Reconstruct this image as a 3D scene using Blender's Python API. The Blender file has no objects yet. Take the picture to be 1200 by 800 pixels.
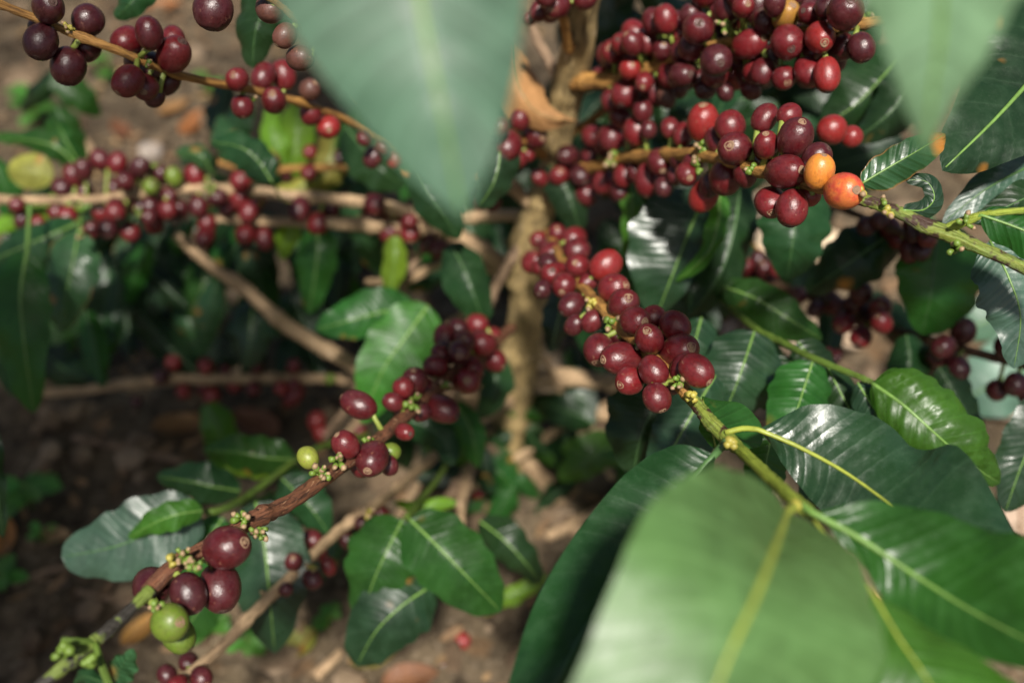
import bpy, math, random
from mathutils import Vector, Matrix, noise as mn

R = math.radians
sc = bpy.context.scene

# ------------------------------------------------------------------ camera, world, sun, exposure
CAM_H, PITCH, FPX = 0.75, R(45), 1200 * 35 / 36
CAM = Vector((0, 0, CAM_H))
FWD = Vector((0, math.cos(PITCH), -math.sin(PITCH)))
RGT = Vector((1, 0, 0))
UPV = Vector((0, math.sin(PITCH), math.cos(PITCH)))
cam_data = bpy.data.cameras.new("camera")
cam = bpy.data.objects.new("camera", cam_data)
sc.collection.objects.link(cam)
cam.location = CAM
cam.rotation_euler = (math.pi / 2 - PITCH, 0, 0)
cam_data.lens, cam_data.sensor_width = 35, 36
cam_data.clip_start, cam_data.clip_end = 0.01, 500
cam_data.dof.use_dof = True
cam_data.dof.focus_distance = 0.445
cam_data.dof.aperture_fstop = 3.8
cam_data.dof.aperture_blades = 9
sc.camera = cam

SUN_EL, SUN_AZ = R(60), R(177)          # azimuth clockwise from +Y
world = bpy.data.worlds.new("World")
sc.world = world
world.use_nodes = True
wn = world.node_tree
sky = wn.nodes.new("ShaderNodeTexSky")
sky.sky_type = 'NISHITA'
sky.sun_disc = False
sky.sun_elevation, sky.sun_rotation = SUN_EL, SUN_AZ
sky.dust_density = 3.0
sky.air_density = 1.0
sky.ozone_density = 1.0
bg = wn.nodes["Background"]
bg.inputs[1].default_value = 0.05
wn.links.new(sky.outputs[0], bg.inputs[0])
sun_data = bpy.data.lights.new("sun", 'SUN')
sun_data.energy = 5.0
sun_data.angle = R(4.5)
sun_data.color = (1.0, 0.95, 0.87)
sun = bpy.data.objects.new("sun", sun_data)
sc.collection.objects.link(sun)
sdir = Vector((math.sin(SUN_AZ) * math.cos(SUN_EL), math.cos(SUN_AZ) * math.cos(SUN_EL), math.sin(SUN_EL)))
sun.rotation_euler = (-sdir).to_track_quat('-Z', 'Y').to_euler()
sun.location = sdir * 5
sc.view_settings.view_transform = 'Standard'
sc.view_settings.look = 'None'
sc.view_settings.gamma = 1
sc.view_settings.exposure = 0.66
sc.cycles.use_denoising = True
sc.cycles.max_bounces = 6
sc.cycles.transparent_max_bounces = 6


def P(x, y, d):
    """the point of the place seen at photo pixel x, y at depth d metres"""
    return CAM + d * (FWD + RGT * ((x - 600) / FPX) + UPV * ((400 - y) / FPX))


def G(x, y, z=0.0):
    """the ground point seen at photo pixel x, y"""
    v = FWD + RGT * ((x - 600) / FPX) + UPV * ((400 - y) / FPX)
    return CAM + v * ((z - CAM.z) / v.z)


# ------------------------------------------------------------------ materials
def new_mat(name):
    m = bpy.data.materials.new(name)
    m.use_nodes = True
    nt = m.node_tree
    for n in list(nt.nodes):
        nt.nodes.remove(n)
    out = nt.nodes.new("ShaderNodeOutputMaterial")
    return m, nt, out


class N:
    """tiny node helper"""
    def __init__(s, nt): s.nt = nt
    def link(s, a, b): s.nt.links.new(a, b)
    def put(s, sock, v):
        if isinstance(v, bpy.types.NodeSocket): s.link(v, sock)
        elif isinstance(v, (tuple, list)) and len(v) == 3 and sock.type == 'RGBA': sock.default_value = (*v, 1)
        else: sock.default_value = v
    def math(s, op, a, b=0.0, c=0.0, clamp=False):
        n = s.nt.nodes.new("ShaderNodeMath"); n.operation = op; n.use_clamp = clamp
        s.put(n.inputs[0], a); s.put(n.inputs[1], b); s.put(n.inputs[2], c)
        return n.outputs[0]
    def mix(s, f, a, b, blend='MIX'):
        n = s.nt.nodes.new("ShaderNodeMix"); n.data_type = 'RGBA'; n.blend_type = blend
        s.put(n.inputs[0], f); s.put(n.inputs[6], a); s.put(n.inputs[7], b)
        return n.outputs[2]
    def noise(s, scale, detail=4, rough=.55, vec=None, dist=0.0):
        n = s.nt.nodes.new("ShaderNodeTexNoise")
        n.inputs["Scale"].default_value = scale; n.inputs["Detail"].default_value = detail
        n.inputs["Roughness"].default_value = rough; n.inputs["Distortion"].default_value = dist
        if vec is not None: s.link(vec, n.inputs["Vector"])
        return n.outputs[0]
    def vor(s, scale, vec=None, feature='F1'):
        n = s.nt.nodes.new("ShaderNodeTexVoronoi"); n.feature = feature
        n.inputs["Scale"].default_value = scale
        if vec is not None: s.link(vec, n.inputs["Vector"])
        return n.outputs["Distance"]
    def ramp(s, f, lo, hi, a=0.0, b=1.0):
        n = s.nt.nodes.new("ShaderNodeMapRange"); n.clamp = True
        s.put(n.inputs[0], f); n.inputs[1].default_value = lo; n.inputs[2].default_value = hi
        n.inputs[3].default_value = a; n.inputs[4].default_value = b
        return n.outputs[0]
    def coord(s, which="Object"):
        return s.nt.nodes.new("ShaderNodeTexCoord").outputs[which]
    def vadd(s, a, b):
        n = s.nt.nodes.new("ShaderNodeVectorMath"); n.operation = 'ADD'
        s.link(a, n.inputs[0]); s.link(b, n.inputs[1]); return n.outputs[0]
    def vmul(s, a, v):
        n = s.nt.nodes.new("ShaderNodeVectorMath"); n.operation = 'MULTIPLY'
        s.link(a, n.inputs[0]); n.inputs[1].default_value = v; return n.outputs[0]
    def bump(s, h, strength=.3, dist=.001):
        n = s.nt.nodes.new("ShaderNodeBump"); n.inputs["Strength"].default_value = strength
        n.inputs["Distance"].default_value = dist; s.link(h, n.inputs["Height"]); return n.outputs[0]
    def principled(s, col, rough=.5, spec=.5, normal=None, coat=0.0, coat_rough=.2, sss=0.0):
        n = s.nt.nodes.new("ShaderNodeBsdfPrincipled")
        s.put(n.inputs["Base Color"], col); s.put(n.inputs["Roughness"], rough)
        n.inputs["Specular IOR Level"].default_value = spec
        n.inputs["Coat Weight"].default_value = coat; n.inputs["Coat Roughness"].default_value = coat_rough
        if normal is not None: s.link(normal, n.inputs["Normal"])
        return n.outputs[0]


VEINS, VSLOPE = 9.0, 0.13


def leaf_mat(name, base, trans, rough=.4, t_amt=.3, spots=0.0, spec=.5, veinc=None, edge=0.0, bloom=0.03, vamt=.16):
    m, nt, out = new_mat(name); n = N(nt)
    uv = nt.nodes.new("ShaderNodeUVMap").outputs[0]
    sp = nt.nodes.new("ShaderNodeSeparateXYZ"); n.link(uv, sp.inputs[0])
    u, v = sp.outputs[0], sp.outputs[1]
    av = n.math('ABSOLUTE', n.math('MULTIPLY_ADD', v, 2.0, -1.0))
    s = n.math('MULTIPLY', n.math('SUBTRACT', u, n.math('MULTIPLY', av, VSLOPE)), VEINS)
    fr = n.math('PINGPONG', s, 0.5)                     # 0 at a vein, .5 between
    vein = n.ramp(fr, 0.0, 0.07, 1.0, 0.0)
    oi = nt.nodes.new("ShaderNodeObjectInfo")
    obj = n.vadd(n.coord("Object"), oi.outputs["Location"])
    big = n.noise(22, 3, .6, obj)
    fine = n.noise(420, 3, .6, obj)
    mid = n.noise(110, 4, .6, obj)
    c = n.mix(n.ramp(big, .35, .7), base, tuple(x * .5 for x in base))
    c = n.mix(n.math('MULTIPLY', n.ramp(mid, .45, .75), .35), c, tuple(min(1, x * 1.7 + .01) for x in base))
    hue = nt.nodes.new("ShaderNodeHueSaturation")
    n.put(hue.inputs["Hue"], n.math('MULTIPLY_ADD', oi.outputs["Random"], .03, .485))
    n.put(hue.inputs["Value"], n.math('MULTIPLY_ADD', oi.outputs["Random"], .5, .75))
    n.link(c, hue.inputs["Color"]); c = hue.outputs[0]
    vc = veinc or tuple(min(1, x * 1.9 + .02) for x in base)
    c = n.mix(n.math('MULTIPLY', vein, vamt), c, vc)
    sep = n.vor(900, obj)
    c = n.mix(n.ramp(sep, .0, .16, .22, 0.0), c, (.35, .38, .3))   # dust specks
    tr = trans
    if spots:
        sv = n.vor(46, obj); sn = n.noise(35, 2, .5, obj)
        sm = n.math('MULTIPLY', n.ramp(sv, .12, .34, 1.0, 0.0), n.ramp(sn, .62 - spots * .18, .70 - spots * .18))
        c = n.mix(sm, c, (.36, .15, .025))
        tr = n.mix(sm, trans, (.5, .2, .03))
    if edge:
        em = n.math('MULTIPLY', n.ramp(av, .90, 1.0), n.ramp(n.noise(30, 2, .5, obj), .48, .6))
        c = n.mix(em, c, (.22, .10, .03))
    h = n.math('ADD', n.math('MULTIPLY', n.ramp(fr, 0, .3), .8), n.math('ADD', n.math('MULTIPLY', fine, .25), n.math('MULTIPLY', mid, .6)))
    nrm = n.bump(h, .5, .0010)
    rr = n.ramp(n.math('ADD', n.math('MULTIPLY', mid, .5), n.math('MULTIPLY', big, .5)), .35, .65, rough - .12, rough + .12)
    b = n.principled(c, rr, spec, nrm, coat=bloom, coat_rough=rough * .75)
    t = nt.nodes.new("ShaderNodeBsdfTranslucent"); n.put(t.inputs[0], tr)
    mx = nt.nodes.new("ShaderNodeMixShader"); mx.inputs[0].default_value = t_amt
    n.link(b, mx.inputs[1]); n.link(t.outputs[0], mx.inputs[2]); n.link(mx.outputs[0], out.inputs[0])
    return m


M = {}
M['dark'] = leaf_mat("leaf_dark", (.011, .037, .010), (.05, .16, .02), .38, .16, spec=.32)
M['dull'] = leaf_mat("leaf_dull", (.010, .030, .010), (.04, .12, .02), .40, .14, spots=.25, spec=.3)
M['mid'] = leaf_mat("leaf_mid", (.018, .070, .011), (.11, .34, .02), .38, .28, spots=.15, spec=.30)
M['spotty'] = leaf_mat("leaf_spotted", (.030, .090, .030), (.10, .26, .03), .4, .24, spots=.8, edge=1)
M['bright'] = leaf_mat("leaf_young", (.038, .130, .013), (.20, .48, .03), .42, .38)
M['lime'] = leaf_mat("leaf_lime", (.14, .26, .02), (.36, .55, .03), .42, .4, spots=.5)
M['yellow'] = leaf_mat("leaf_yellow", (.27, .26, .045), (.38, .36, .05), .5, .35, spots=.45)
M['grey'] = leaf_mat("leaf_waxy", (.013, .038, .015), (.05, .14, .03), .36, .12, spots=0, spec=.5, bloom=.06)
M['pale'] = leaf_mat("leaf_pale", (.094, .185, .058), (.26, .46, .05), .46, .38, spots=.1, spec=.5, bloom=.15, vamt=.4)
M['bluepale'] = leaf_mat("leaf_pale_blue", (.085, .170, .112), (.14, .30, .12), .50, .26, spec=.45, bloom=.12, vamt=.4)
M['silver'] = leaf_mat("leaf_sky_sheen", (.036, .078, .050), (.10, .2, .08), .42, .12, spec=.55, bloom=.2)  # sky reflection put into a paler base colour
M['bleached'] = leaf_mat("leaf_sunlit_soil", (.62, .46, .33), (.5, .35, .2), .8, .15, bloom=0)  # light colour standing for the brightness of sunlit soil
M['brown'] = leaf_mat("leaf_dry", (.22, .10, .035), (.35, .16, .05), .65, .2, bloom=0)
M['sheath'] = leaf_mat("leaf_dry_sheath", (.33, .155, .062), (.4, .2, .07), .7, .15, bloom=0)
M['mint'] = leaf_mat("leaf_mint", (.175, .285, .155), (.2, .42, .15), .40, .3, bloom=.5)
M['rusty'] = leaf_mat("leaf_rust_spots", (.022, .075, .024), (.10, .26, .03), .34, .2, spots=2.2, edge=1)
M['orange'] = leaf_mat("leaf_dry_orange", (.40, .17, .04), (.5, .22, .05), .6, .25, bloom=0)


def rib_mat(name, col, rough=.4):
    m, nt, out = new_mat(name); n = N(nt)
    obj = n.coord("Object")
    c = n.mix(n.ramp(n.noise(160, 3, .6, obj), .4, .7), col, tuple(x * .65 for x in col))
    n.link(n.principled(c, rough, .5, n.bump(n.noise(500, 3, .6, obj), .2, .0005)), out.inputs[0])
    return m


M['rib'] = rib_mat("midrib_green", (.13, .24, .05))
M['rib_dark'] = rib_mat("midrib_dull", (.06, .13, .04))
M['rib_yellow'] = rib_mat("midrib_yellow", (.27, .31, .045))
M['bud'] = rib_mat("bud_green", (.12, .19, .025), .5)
M['bud_tip'] = rib_mat("bud_cream", (.30, .20, .11), .6)
M['bud_yellow'] = rib_mat("bud_yellow", (.34, .29, .05), .5)


def cherry_mat(name, col, dark, var=.8, rough=.30, blush=None, blush_lo=.45):
    m, nt, out = new_mat(name); n = N(nt)
    oi = nt.nodes.new("ShaderNodeObjectInfo")
    obj = n.vadd(n.coord("Object"), oi.outputs["Location"])
    rnd = oi.outputs["Random"]
    wob = n.noise(1.1, 3, .6, n.vadd(n.coord("Object"), n.vmul(oi.outputs["Location"], (61, 61, 61))))
    f = n.math('ADD', n.math('MULTIPLY', rnd, var), n.math('MULTIPLY_ADD', wob, .7, -.35), clamp=True)
    c = n.mix(f, col, dark)
    if blush:
        c = n.mix(n.ramp(wob, blush_lo, blush_lo + .2), c, blush)
    streak = n.noise(5.0, 4, .7, n.vmul(n.coord("Object"), (1, 1, .35)))
    c = n.mix(n.math('MULTIPLY', n.ramp(streak, .48, .72), .6), c, tuple(x * .45 for x in dark))
    speck = n.vor(9.0, n.coord("Object"))
    c = n.mix(n.ramp(speck, .035, .10, .6, 0.0), c, (.42, .27, .18))
    bloomf = n.math('MULTIPLY', n.ramp(n.noise(1.6, 5, .65, n.vadd(n.coord("Object"), n.vmul(oi.outputs["Location"], (53, 53, 53)))), .42, .70), .17)
    c = n.mix(bloomf, c, (.19, .08, .085))
    scuff = n.math('MULTIPLY', n.ramp(n.noise(2.2, 5, .7, n.vadd(n.coord("Object"), n.vmul(oi.outputs["Location"], (37, 37, 37)))), .62, .68), .7)
    c = n.mix(scuff, c, (.20, .09, .06))
    rr = n.ramp(n.noise(7, 4, .65, n.coord("Object")), .35, .7, rough - .04, rough + .14)
    h = n.noise(6, 5, .6, n.coord("Object"))
    b = n.principled(c, rr, .45, n.bump(h, .12, .06), coat=.12, coat_rough=.25)
    n.link(b, out.inputs[0])
    return m


M['red'] = cherry_mat("cherry_crimson", (.135, .008, .010), (.033, .004, .006))
M['bright_red'] = cherry_mat("cherry_bright_red", (.21, .014, .012), (.12, .009, .010), .5)
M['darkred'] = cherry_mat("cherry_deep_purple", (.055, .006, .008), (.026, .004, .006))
M['yellowc'] = cherry_mat("cherry_yellow_orange", (.58, .21, .03), (.50, .16, .025), .5, blush=(.5, .14, .03), blush_lo=.58)
M['orangec'] = cherry_mat("cherry_orange_red", (.54, .15, .035), (.50, .10, .03), .4, blush=(.44, .035, .025), blush_lo=.40)
M['olive'] = cherry_mat("cherry_olive", (.30, .15, .025), (.25, .10, .02), .4)
M['green'] = cherry_mat("cherry_green", (.110, .165, .014), (.070, .120, .012), .7, .4)
M['yellowgreen'] = cherry_mat("cherry_yellow_green", (.20, .23, .028), (.16, .20, .025), .7, .4)
M['dry'] = cherry_mat("cherry_dry", (.085, .03, .018), (.045, .016, .010), .6, .5)
M['scar'] = rib_mat("calyx_tan", (.22, .13, .075), .75)
M['scar_dark'] = rib_mat("calyx_brown", (.065, .03, .022), .75)
M['stalk'] = rib_mat("stalk_green", (.22, .27, .05), .5)


def bark_mat(name, a, b, crack=(.05, .03, .02), scale=1.0, pale=None, patch=None, patch_amt=.55, rough=.75):
    m, nt, out = new_mat(name); n = N(nt)
    uv = nt.nodes.new("ShaderNodeUVMap").outputs[0]     # u: metres along, v: round
    obj = n.coord("Object")
    st = n.noise(1.0, 5, .7, n.vmul(uv, (40 * scale, 9, 1)), .4)
    c = n.mix(n.ramp(st, .35, .68), a, b)
    big = n.noise(45 * scale, 4, .6, obj)
    c = n.mix(n.math('MULTIPLY', n.ramp(big, .5, .72), .7), c, tuple(x * .5 for x in b))
    fis = n.ramp(n.noise(1.0, 3, .8, n.vmul(uv, (60 * scale, 16, 1)), .8), .36, .46, 1.0, 0.0)
    c = n.mix(n.math('MULTIPLY', fis, .75), c, crack)
    if pale:
        pm = n.ramp(n.noise(1.0, 3, .8, n.vmul(uv, (70 * scale, 7, 1)), 1.0), .60, .66)
        c = n.mix(n.math('MULTIPLY', pm, .8), c, pale)
    if patch:
        pt = n.ramp(n.noise(95 * scale, 3, .6, obj), patch_amt, patch_amt + .06)
        c = n.mix(pt, c, patch)
    h = n.math('SUBTRACT', n.math('ADD', st, n.math('MULTIPLY', n.noise(400, 4, .6, obj), .35)), n.math('MULTIPLY', fis, .6))
    n.link(n.principled(c, rough, .3, n.bump(h, .7, .0016)), out.inputs[0])
    return m


M['trunk'] = bark_mat("bark_trunk", (.37, .265, .115), (.21, .152, .068), (.06, .04, .02), 1.0, pale=(.42, .31, .18))
M['tan'] = bark_mat("bark_tan", (.43, .30, .17), (.30, .195, .11), (.10, .06, .03), 1.0, pale=(.46, .34, .22))
M['grey_bark'] = bark_mat("bark_grey", (.27, .18, .11), (.17, .11, .07), (.07, .045, .03), 1.0)
M['ochre'] = bark_mat("bark_ochre", (.40, .21, .055), (.26, .125, .035), (.09, .045, .02), 1.0, rough=.6)
M['redbrown'] = bark_mat("bark_redbrown", (.17, .07, .035), (.085, .034, .02), (.03, .015, .01), 1.4, pale=(.34, .20, .11), rough=.55)
M['green_stem'] = bark_mat("stem_green", (.125, .185, .03), (.17, .185, .03), (.09, .10, .03), 1.0, patch=(.045, .022, .014), patch_amt=.535, rough=.5)
M['fresh_stem'] = bark_mat("stem_fresh", (.26, .31, .04), (.20, .27, .035), (.16, .2, .03), 1.0, rough=.45)
M['shoot_stem'] = bark_mat("stem_shoot", (.10, .16, .022), (.07, .12, .02), (.06, .08, .02), 1.0, rough=.45)
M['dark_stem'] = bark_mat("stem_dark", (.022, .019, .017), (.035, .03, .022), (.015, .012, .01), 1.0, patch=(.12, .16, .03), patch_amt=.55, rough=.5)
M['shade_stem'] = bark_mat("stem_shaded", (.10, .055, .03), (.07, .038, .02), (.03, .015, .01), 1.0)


def ground_mat():
    m, nt, out = new_mat("soil"); n = N(nt)
    obj = n.coord("Object")
    a = n.noise(5, 6, .6, obj); b = n.noise(38, 6, .65, obj); c_ = n.noise(160, 5, .7, obj)
    c = n.mix(n.ramp(a, .38, .66), (.072, .053, .031), (.19, .142, .09))
    c = n.mix(n.ramp(b, .42, .62), c, (.042, .030, .019))
    c = n.mix(n.math('MULTIPLY', n.ramp(c_, .55, .72), .6), c, (.36, .28, .20))
    c = n.mix(n.math('MULTIPLY', n.ramp(n.noise(17, 4, .6, obj), .60, .68), .6), c, (.17, .095, .045))
    h = n.math('ADD', b, n.math('MULTIPLY', c_, .5))
    n.link(n.principled(c, .95, .15, n.bump(h, .8, .012)), out.inputs[0])
    return m


M['soil'] = ground_mat()


def plain_mat(name, cols, scale=60, rough=.9):
    m, nt, out = new_mat(name); n = N(nt)
    oi = nt.nodes.new("ShaderNodeObjectInfo")
    obj = n.coord("Object")
    c = n.mix(n.ramp(n.noise(scale, 5, .65, obj), .38, .62), cols[0], cols[1])
    if len(cols) > 2:
        c = n.mix(n.ramp(n.noise(scale * .45, 2, .5, obj), .55, .60), c, cols[2])
    n.link(n.principled(c, rough, .2, n.bump(n.noise(scale * 4, 4, .6, obj), .4, .002)), out.inputs[0])
    return m


M['clod'] = plain_mat("clods", ((.155, .11, .068), (.08, .052, .031), (.20, .145, .095)), 25)
M['litter'] = plain_mat("litter", ((.19, .115, .058), (.10, .062, .036), (.29, .19, .09)), 22, .8)
M['stone'] = plain_mat("stone_pale", ((.30, .26, .22), (.22, .18, .15)), 120)
M['weed'] = leaf_mat("leaf_weed", (.07, .22, .03), (.2, .45, .04), .5, .35)


# ------------------------------------------------------------------ object helpers
COL = sc.collection
ROOTLOC = {}


def empty(name, loc, label, cat, group=None):
    o = bpy.data.objects.new(name, None)
    COL.objects.link(o)
    o.empty_display_size = .01
    o.location = loc
    o['label'], o['category'] = label, cat
    if group: o['group'] = group
    ROOTLOC[o.name] = Vector(loc)
    return o


def link(name, mesh, mat, parent=None, origin=None):
    """origin: where the mesh's own zero lies in the world"""
    o = bpy.data.objects.new(name, mesh)
    COL.objects.link(o)
    if mat is not None and not mesh.materials:
        mesh.materials.append(mat)
    o.parent = parent
    if origin is not None:
        o.location = origin - (ROOTLOC[parent.name] if parent is not None else Vector())
        ROOTLOC[o.name] = Vector(origin)
    return o


def tag(o, label, cat, group=None):
    o['label'], o['category'] = label, cat
    if group: o['group'] = group
    return o


def mesh_from(name, verts, faces, uvs=None, smooth=True):
    me = bpy.data.meshes.new(name)
    me.from_pydata([tuple(v) for v in verts], [], faces)
    if uvs is not None:
        lay = me.uv_layers.new(name="UVMap")
        flat = []
        for f in faces:
            for i in f:
                flat += uvs[i]
        lay.data.foreach_set("uv", flat)
    if smooth:
        me.polygons.foreach_set("use_smooth", [True] * len(me.polygons))
    me.update()
    return me


def crom(pts, n):
    """Catmull-Rom through tuples, n samples"""
    k = len(pts)
    if k == 1: return [tuple(pts[0])] * n
    out = []
    for i in range(n):
        t = i / (n - 1) * (k - 1)
        j = min(int(t), k - 2); f = t - j
        p0, p1, p2, p3 = pts[max(j - 1, 0)], pts[j], pts[j + 1], pts[min(j + 2, k - 1)]
        out.append(tuple(.5 * (2 * b + (c - a) * f + (2 * a - 5 * b + 4 * c - d) * f * f + (3 * b - a - 3 * c + d) * f ** 3)
                         for a, b, c, d in zip(p0, p1, p2, p3)))
    return out


def tube_mesh(name, pts, radii, org, seg=10, rough=.06, seed=0, cap=True, ridge=0.0):
    """pts: world points; radii: metres"""
    verts, faces, uvs = [], [], []
    n = len(pts)
    t = (pts[1] - pts[0]).normalized()
    nrm = t.orthogonal().normalized()
    L = 0
    for i, p in enumerate(pts):
        t = (pts[min(i + 1, n - 1)] - pts[max(i - 1, 0)]).normalized()
        nrm = (nrm - t * nrm.dot(t)).normalized()
        bn = t.cross(nrm)
        if i: L += (p - pts[i - 1]).length
        for k in range(seg + 1):
            a = 2 * math.pi * (k % seg) / seg
            dv = nrm * math.cos(a) + bn * math.sin(a)
            r = radii[i] * (1 + rough * mn.noise((p + dv * radii[i] * 2) * (1.2 / max(radii[i], 1e-4)) * .35 + Vector((seed, 0, 0))) * 2)
            if ridge: r *= 1 + ridge * mn.noise(Vector((math.cos(a) * 2.6, math.sin(a) * 2.6, L * 9 + seed)))
            verts.append(p + dv * r - org)
            uvs.append((L, k / seg))
    for i in range(n - 1):
        for k in range(seg):
            a = i * (seg + 1) + k
            faces.append((a, a + 1, a + seg + 2, a + seg + 1))
    if cap:
        for i, rev in ((0, True), (n - 1, False)):
            c = len(verts); verts.append(pts[i] - org); uvs.append((0, 0))
            for k in range(seg):
                a = i * (seg + 1) + k
                faces.append((c, a + 1, a) if rev else (c, a, a + 1))
    return mesh_from(name, verts, faces, uvs)


def stem_pts(path, n):
    """path of (x, y, d, r_px) -> world points and radii"""
    q = crom(path, n)
    return [P(a[0], a[1], a[2]) for a in q], [a[3] * a[2] / FPX for a in q]


def stem(name, path, mat, parent, n=None, seg=10, nodes=0.05, seed=0, rough=.10, wob=.0012, ridge=0.0, swell=.32):
    n = n or max(16, 10 * len(path))
    pts, rad = stem_pts(path, n)
    L = 0
    for i in range(n):
        if i: L += (pts[i] - pts[i - 1]).length
        w = Vector((mn.noise(pts[i] * 25 + Vector((seed, 3, 1))), mn.noise(pts[i] * 25 + Vector((seed, 9, 5))), mn.noise(pts[i] * 25 + Vector((seed, 1, 8)))))
        pts[i] = pts[i] + w * wob
        if nodes:
            f = abs(((L / nodes) + seed * .37) % 1 - .5)
            rad[i] *= 1 + swell * max(0, 1 - f / .10)
    org = ROOTLOC[parent.name] if parent is not None else pts[0]
    return link(name, tube_mesh(name, pts, rad, org, seg, rough, seed, True, ridge), M[mat], parent, org)


# ------------------------------------------------------------------ leaves
LEAF_N, LEAF_M = 34, 6


def w_profile(t, a=.62, b=.85, tipk=.0):
    """width along a leaf, 0..1, with a drip tip"""
    peak = a / (a + b)
    f = (t ** a) * ((1 - t) ** b) / ((peak ** a) * ((1 - peak) ** b))
    return f


def leaf(parent, mid, wl=None, wr=None, dl=0.0, dr=0.0, mat='mid', rails=None, pet=None, rib='rib', ripple=1.0, bulge=.16,
         ab=(.62, .85), seed=None, wave=1.0, name='leaf', ribw=1.0, dry=0.0):
    """a leaf blade lofted over midrib and two margins; wl/wr half widths in pixels, dl/dr how far the margins recede (m)"""
    rnd = random.Random(seed if seed is not None else int(mid[0][0] * 7 + mid[0][1] * 13 + mid[-1][0]))
    nn = LEAF_N
    dl, dr = dl * .5, dr * .5
    mp = crom(mid, nn)
    Pm = [P(*q) for q in mp]
    ln = sum((Pm[i + 1] - Pm[i]).length for i in range(nn - 1))
    if rails:
        Lp = [P(*q) for q in crom(rails[0], nn)]
        Rp = [P(*q) for q in crom(rails[1], nn)]
    else:
        Lp, Rp = [], []
        for i, q in enumerate(mp):
            a, b = mp[max(i - 1, 0)], mp[min(i + 1, nn - 1)]
            ux, uy = b[0] - a[0], b[1] - a[1]
            k = math.hypot(ux, uy) or 1
            ux, uy = ux / k, uy / k
            f = w_profile(i / (nn - 1), *ab)
            jl = 1 + .05 * wave * math.sin(i * .9 + rnd.random())
            jr = 1 + .05 * wave * math.sin(i * .8 + 2 + rnd.random())
            Lp.append(P(q[0] + uy * wl * f * jl, q[1] - ux * wl * f * jl, q[2] + dl * f))
            Rp.append(P(q[0] - uy * wr * f * jr, q[1] + ux * wr * f * jr, q[2] + dr * f))
    org = ROOTLOC[parent.name] if parent is not None else Pm[0]
    verts, uvs, faces = [], [], []
    ph1, ph2 = rnd.uniform(0, 6), rnd.uniform(0, 6)
    amp = ln * .021 * ripple
    bulge *= rnd.uniform(.15, 1.0)
    wam = ln * .028 * wave
    for i in range(nn):
        t = i / (nn - 1)
        tan = (Pm[min(i + 1, nn - 1)] - Pm[max(i - 1, 0)]).normalized()
        for j in range(-LEAF_M, LEAF_M + 1):
            v = abs(j) / LEAF_M
            e = Lp[i] if j < 0 else Rp[i]
            side = e - Pm[i]
            w = side.length
            nv = tan.cross(side) if j > 0 else side.cross(tan)
            if j == 0: nv = (Rp[i] - Lp[i]); nv = tan.cross(nv)
            if nv.length > 1e-9: nv.normalize()
            if nv.dot(FWD) > 0: nv = -nv
            s = VEINS * (t - VSLOPE * v)
            fr = abs((s + .5) % 1 - .5) * 2            # 0 at vein
            crease = (math.sqrt(min(1, fr * 1.2)) - .75)
            endf = min(1, 6 * t, 6 * (1 - t))
            z = bulge * w * 4 * v * (1 - v) * .5
            z += amp * crease * min(1, 3 * v) * (1 - .4 * v) * endf
            z += wam * v * v * endf * (math.sin(t * 11 + ph1 + (1.3 if j < 0 else 0)) * .7 + .5 * math.sin(t * 23 + ph2))
            if dry: z += dry * ln * mn.noise(Vector((t * 4, j * .3, ph1))) 
            verts.append(Pm[i] + side * v + nv * z - org)
            uvs.append((t, .5 + .5 * j / LEAF_M))
    W = 2 * LEAF_M + 1
    for i in range(nn - 1):
        for j in range(W - 1):
            a = i * W + j
            faces.append((a, a + W, a + W + 1, a + 1))
    me = mesh_from(name, verts, faces, uvs)
    o = link(name, me, M[mat], parent, org)
    # midrib, standing a little proud of the blade, with the leaf stalk
    rp, rr = [], []
    r0 = ln * .0115 * ribw
    if pet:
        for q in crom(pet + [mid[0]], 7)[:-1]:
            rp.append(P(*q)); rr.append(r0 * 1.12)
    for i in range(0, nn - 1, 2):
        rp.append(verts[i * W + LEAF_M] + org); rr.append(r0 * (1 - .86 * i / (nn - 1)))
    link('midrib', tube_mesh('midrib', rp, rr, org, 7, .03), M[rib], o, org)
    return o


# ------------------------------------------------------------------ cherries
def cherry_mesh(k):
    rnd = random.Random(k)
    seg, rings = 22, 14
    el = 1.04 + .05 * (k % 4)
    verts, faces = [], []
    off = Vector((k * 3.1, 0, 0))
    def shape(z, a, r):
        p = Vector((math.cos(a) * r, math.sin(a) * r, z * el))
        p *= 1 + .045 * mn.noise(p * .9 + off) + .012 * math.cos(2 * (a - k))   # slight two-bean groove
        return p
    verts.append(shape(-.97, 0, 0))
    for i in range(1, rings):
        th = math.pi * i / rings
        z, r = -math.cos(th), math.sin(th) ** .94
        if z > .955: z = .955 - (z - .955) * .4
        for s in range(seg):
            verts.append(shape(z, 2 * math.pi * s / seg, r))
    verts.append(shape(.935, 0, 0))
    for s in range(seg):
        faces.append((0, 1 + (s + 1) % seg, 1 + s))
    for i in range(rings - 2):
        for s in range(seg):
            a = 1 + i * seg + s; b = 1 + i * seg + (s + 1) % seg
            faces.append((a, b, b + seg, a + seg))
    top = len(verts) - 1; base = 1 + (rings - 2) * seg
    for s in range(seg):
        faces.append((base + s, base + (s + 1) % seg, top))
    return mesh_from('coffee_cherry', verts, faces), el


CHERRY = [cherry_mesh(k) for k in range(8)]


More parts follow.
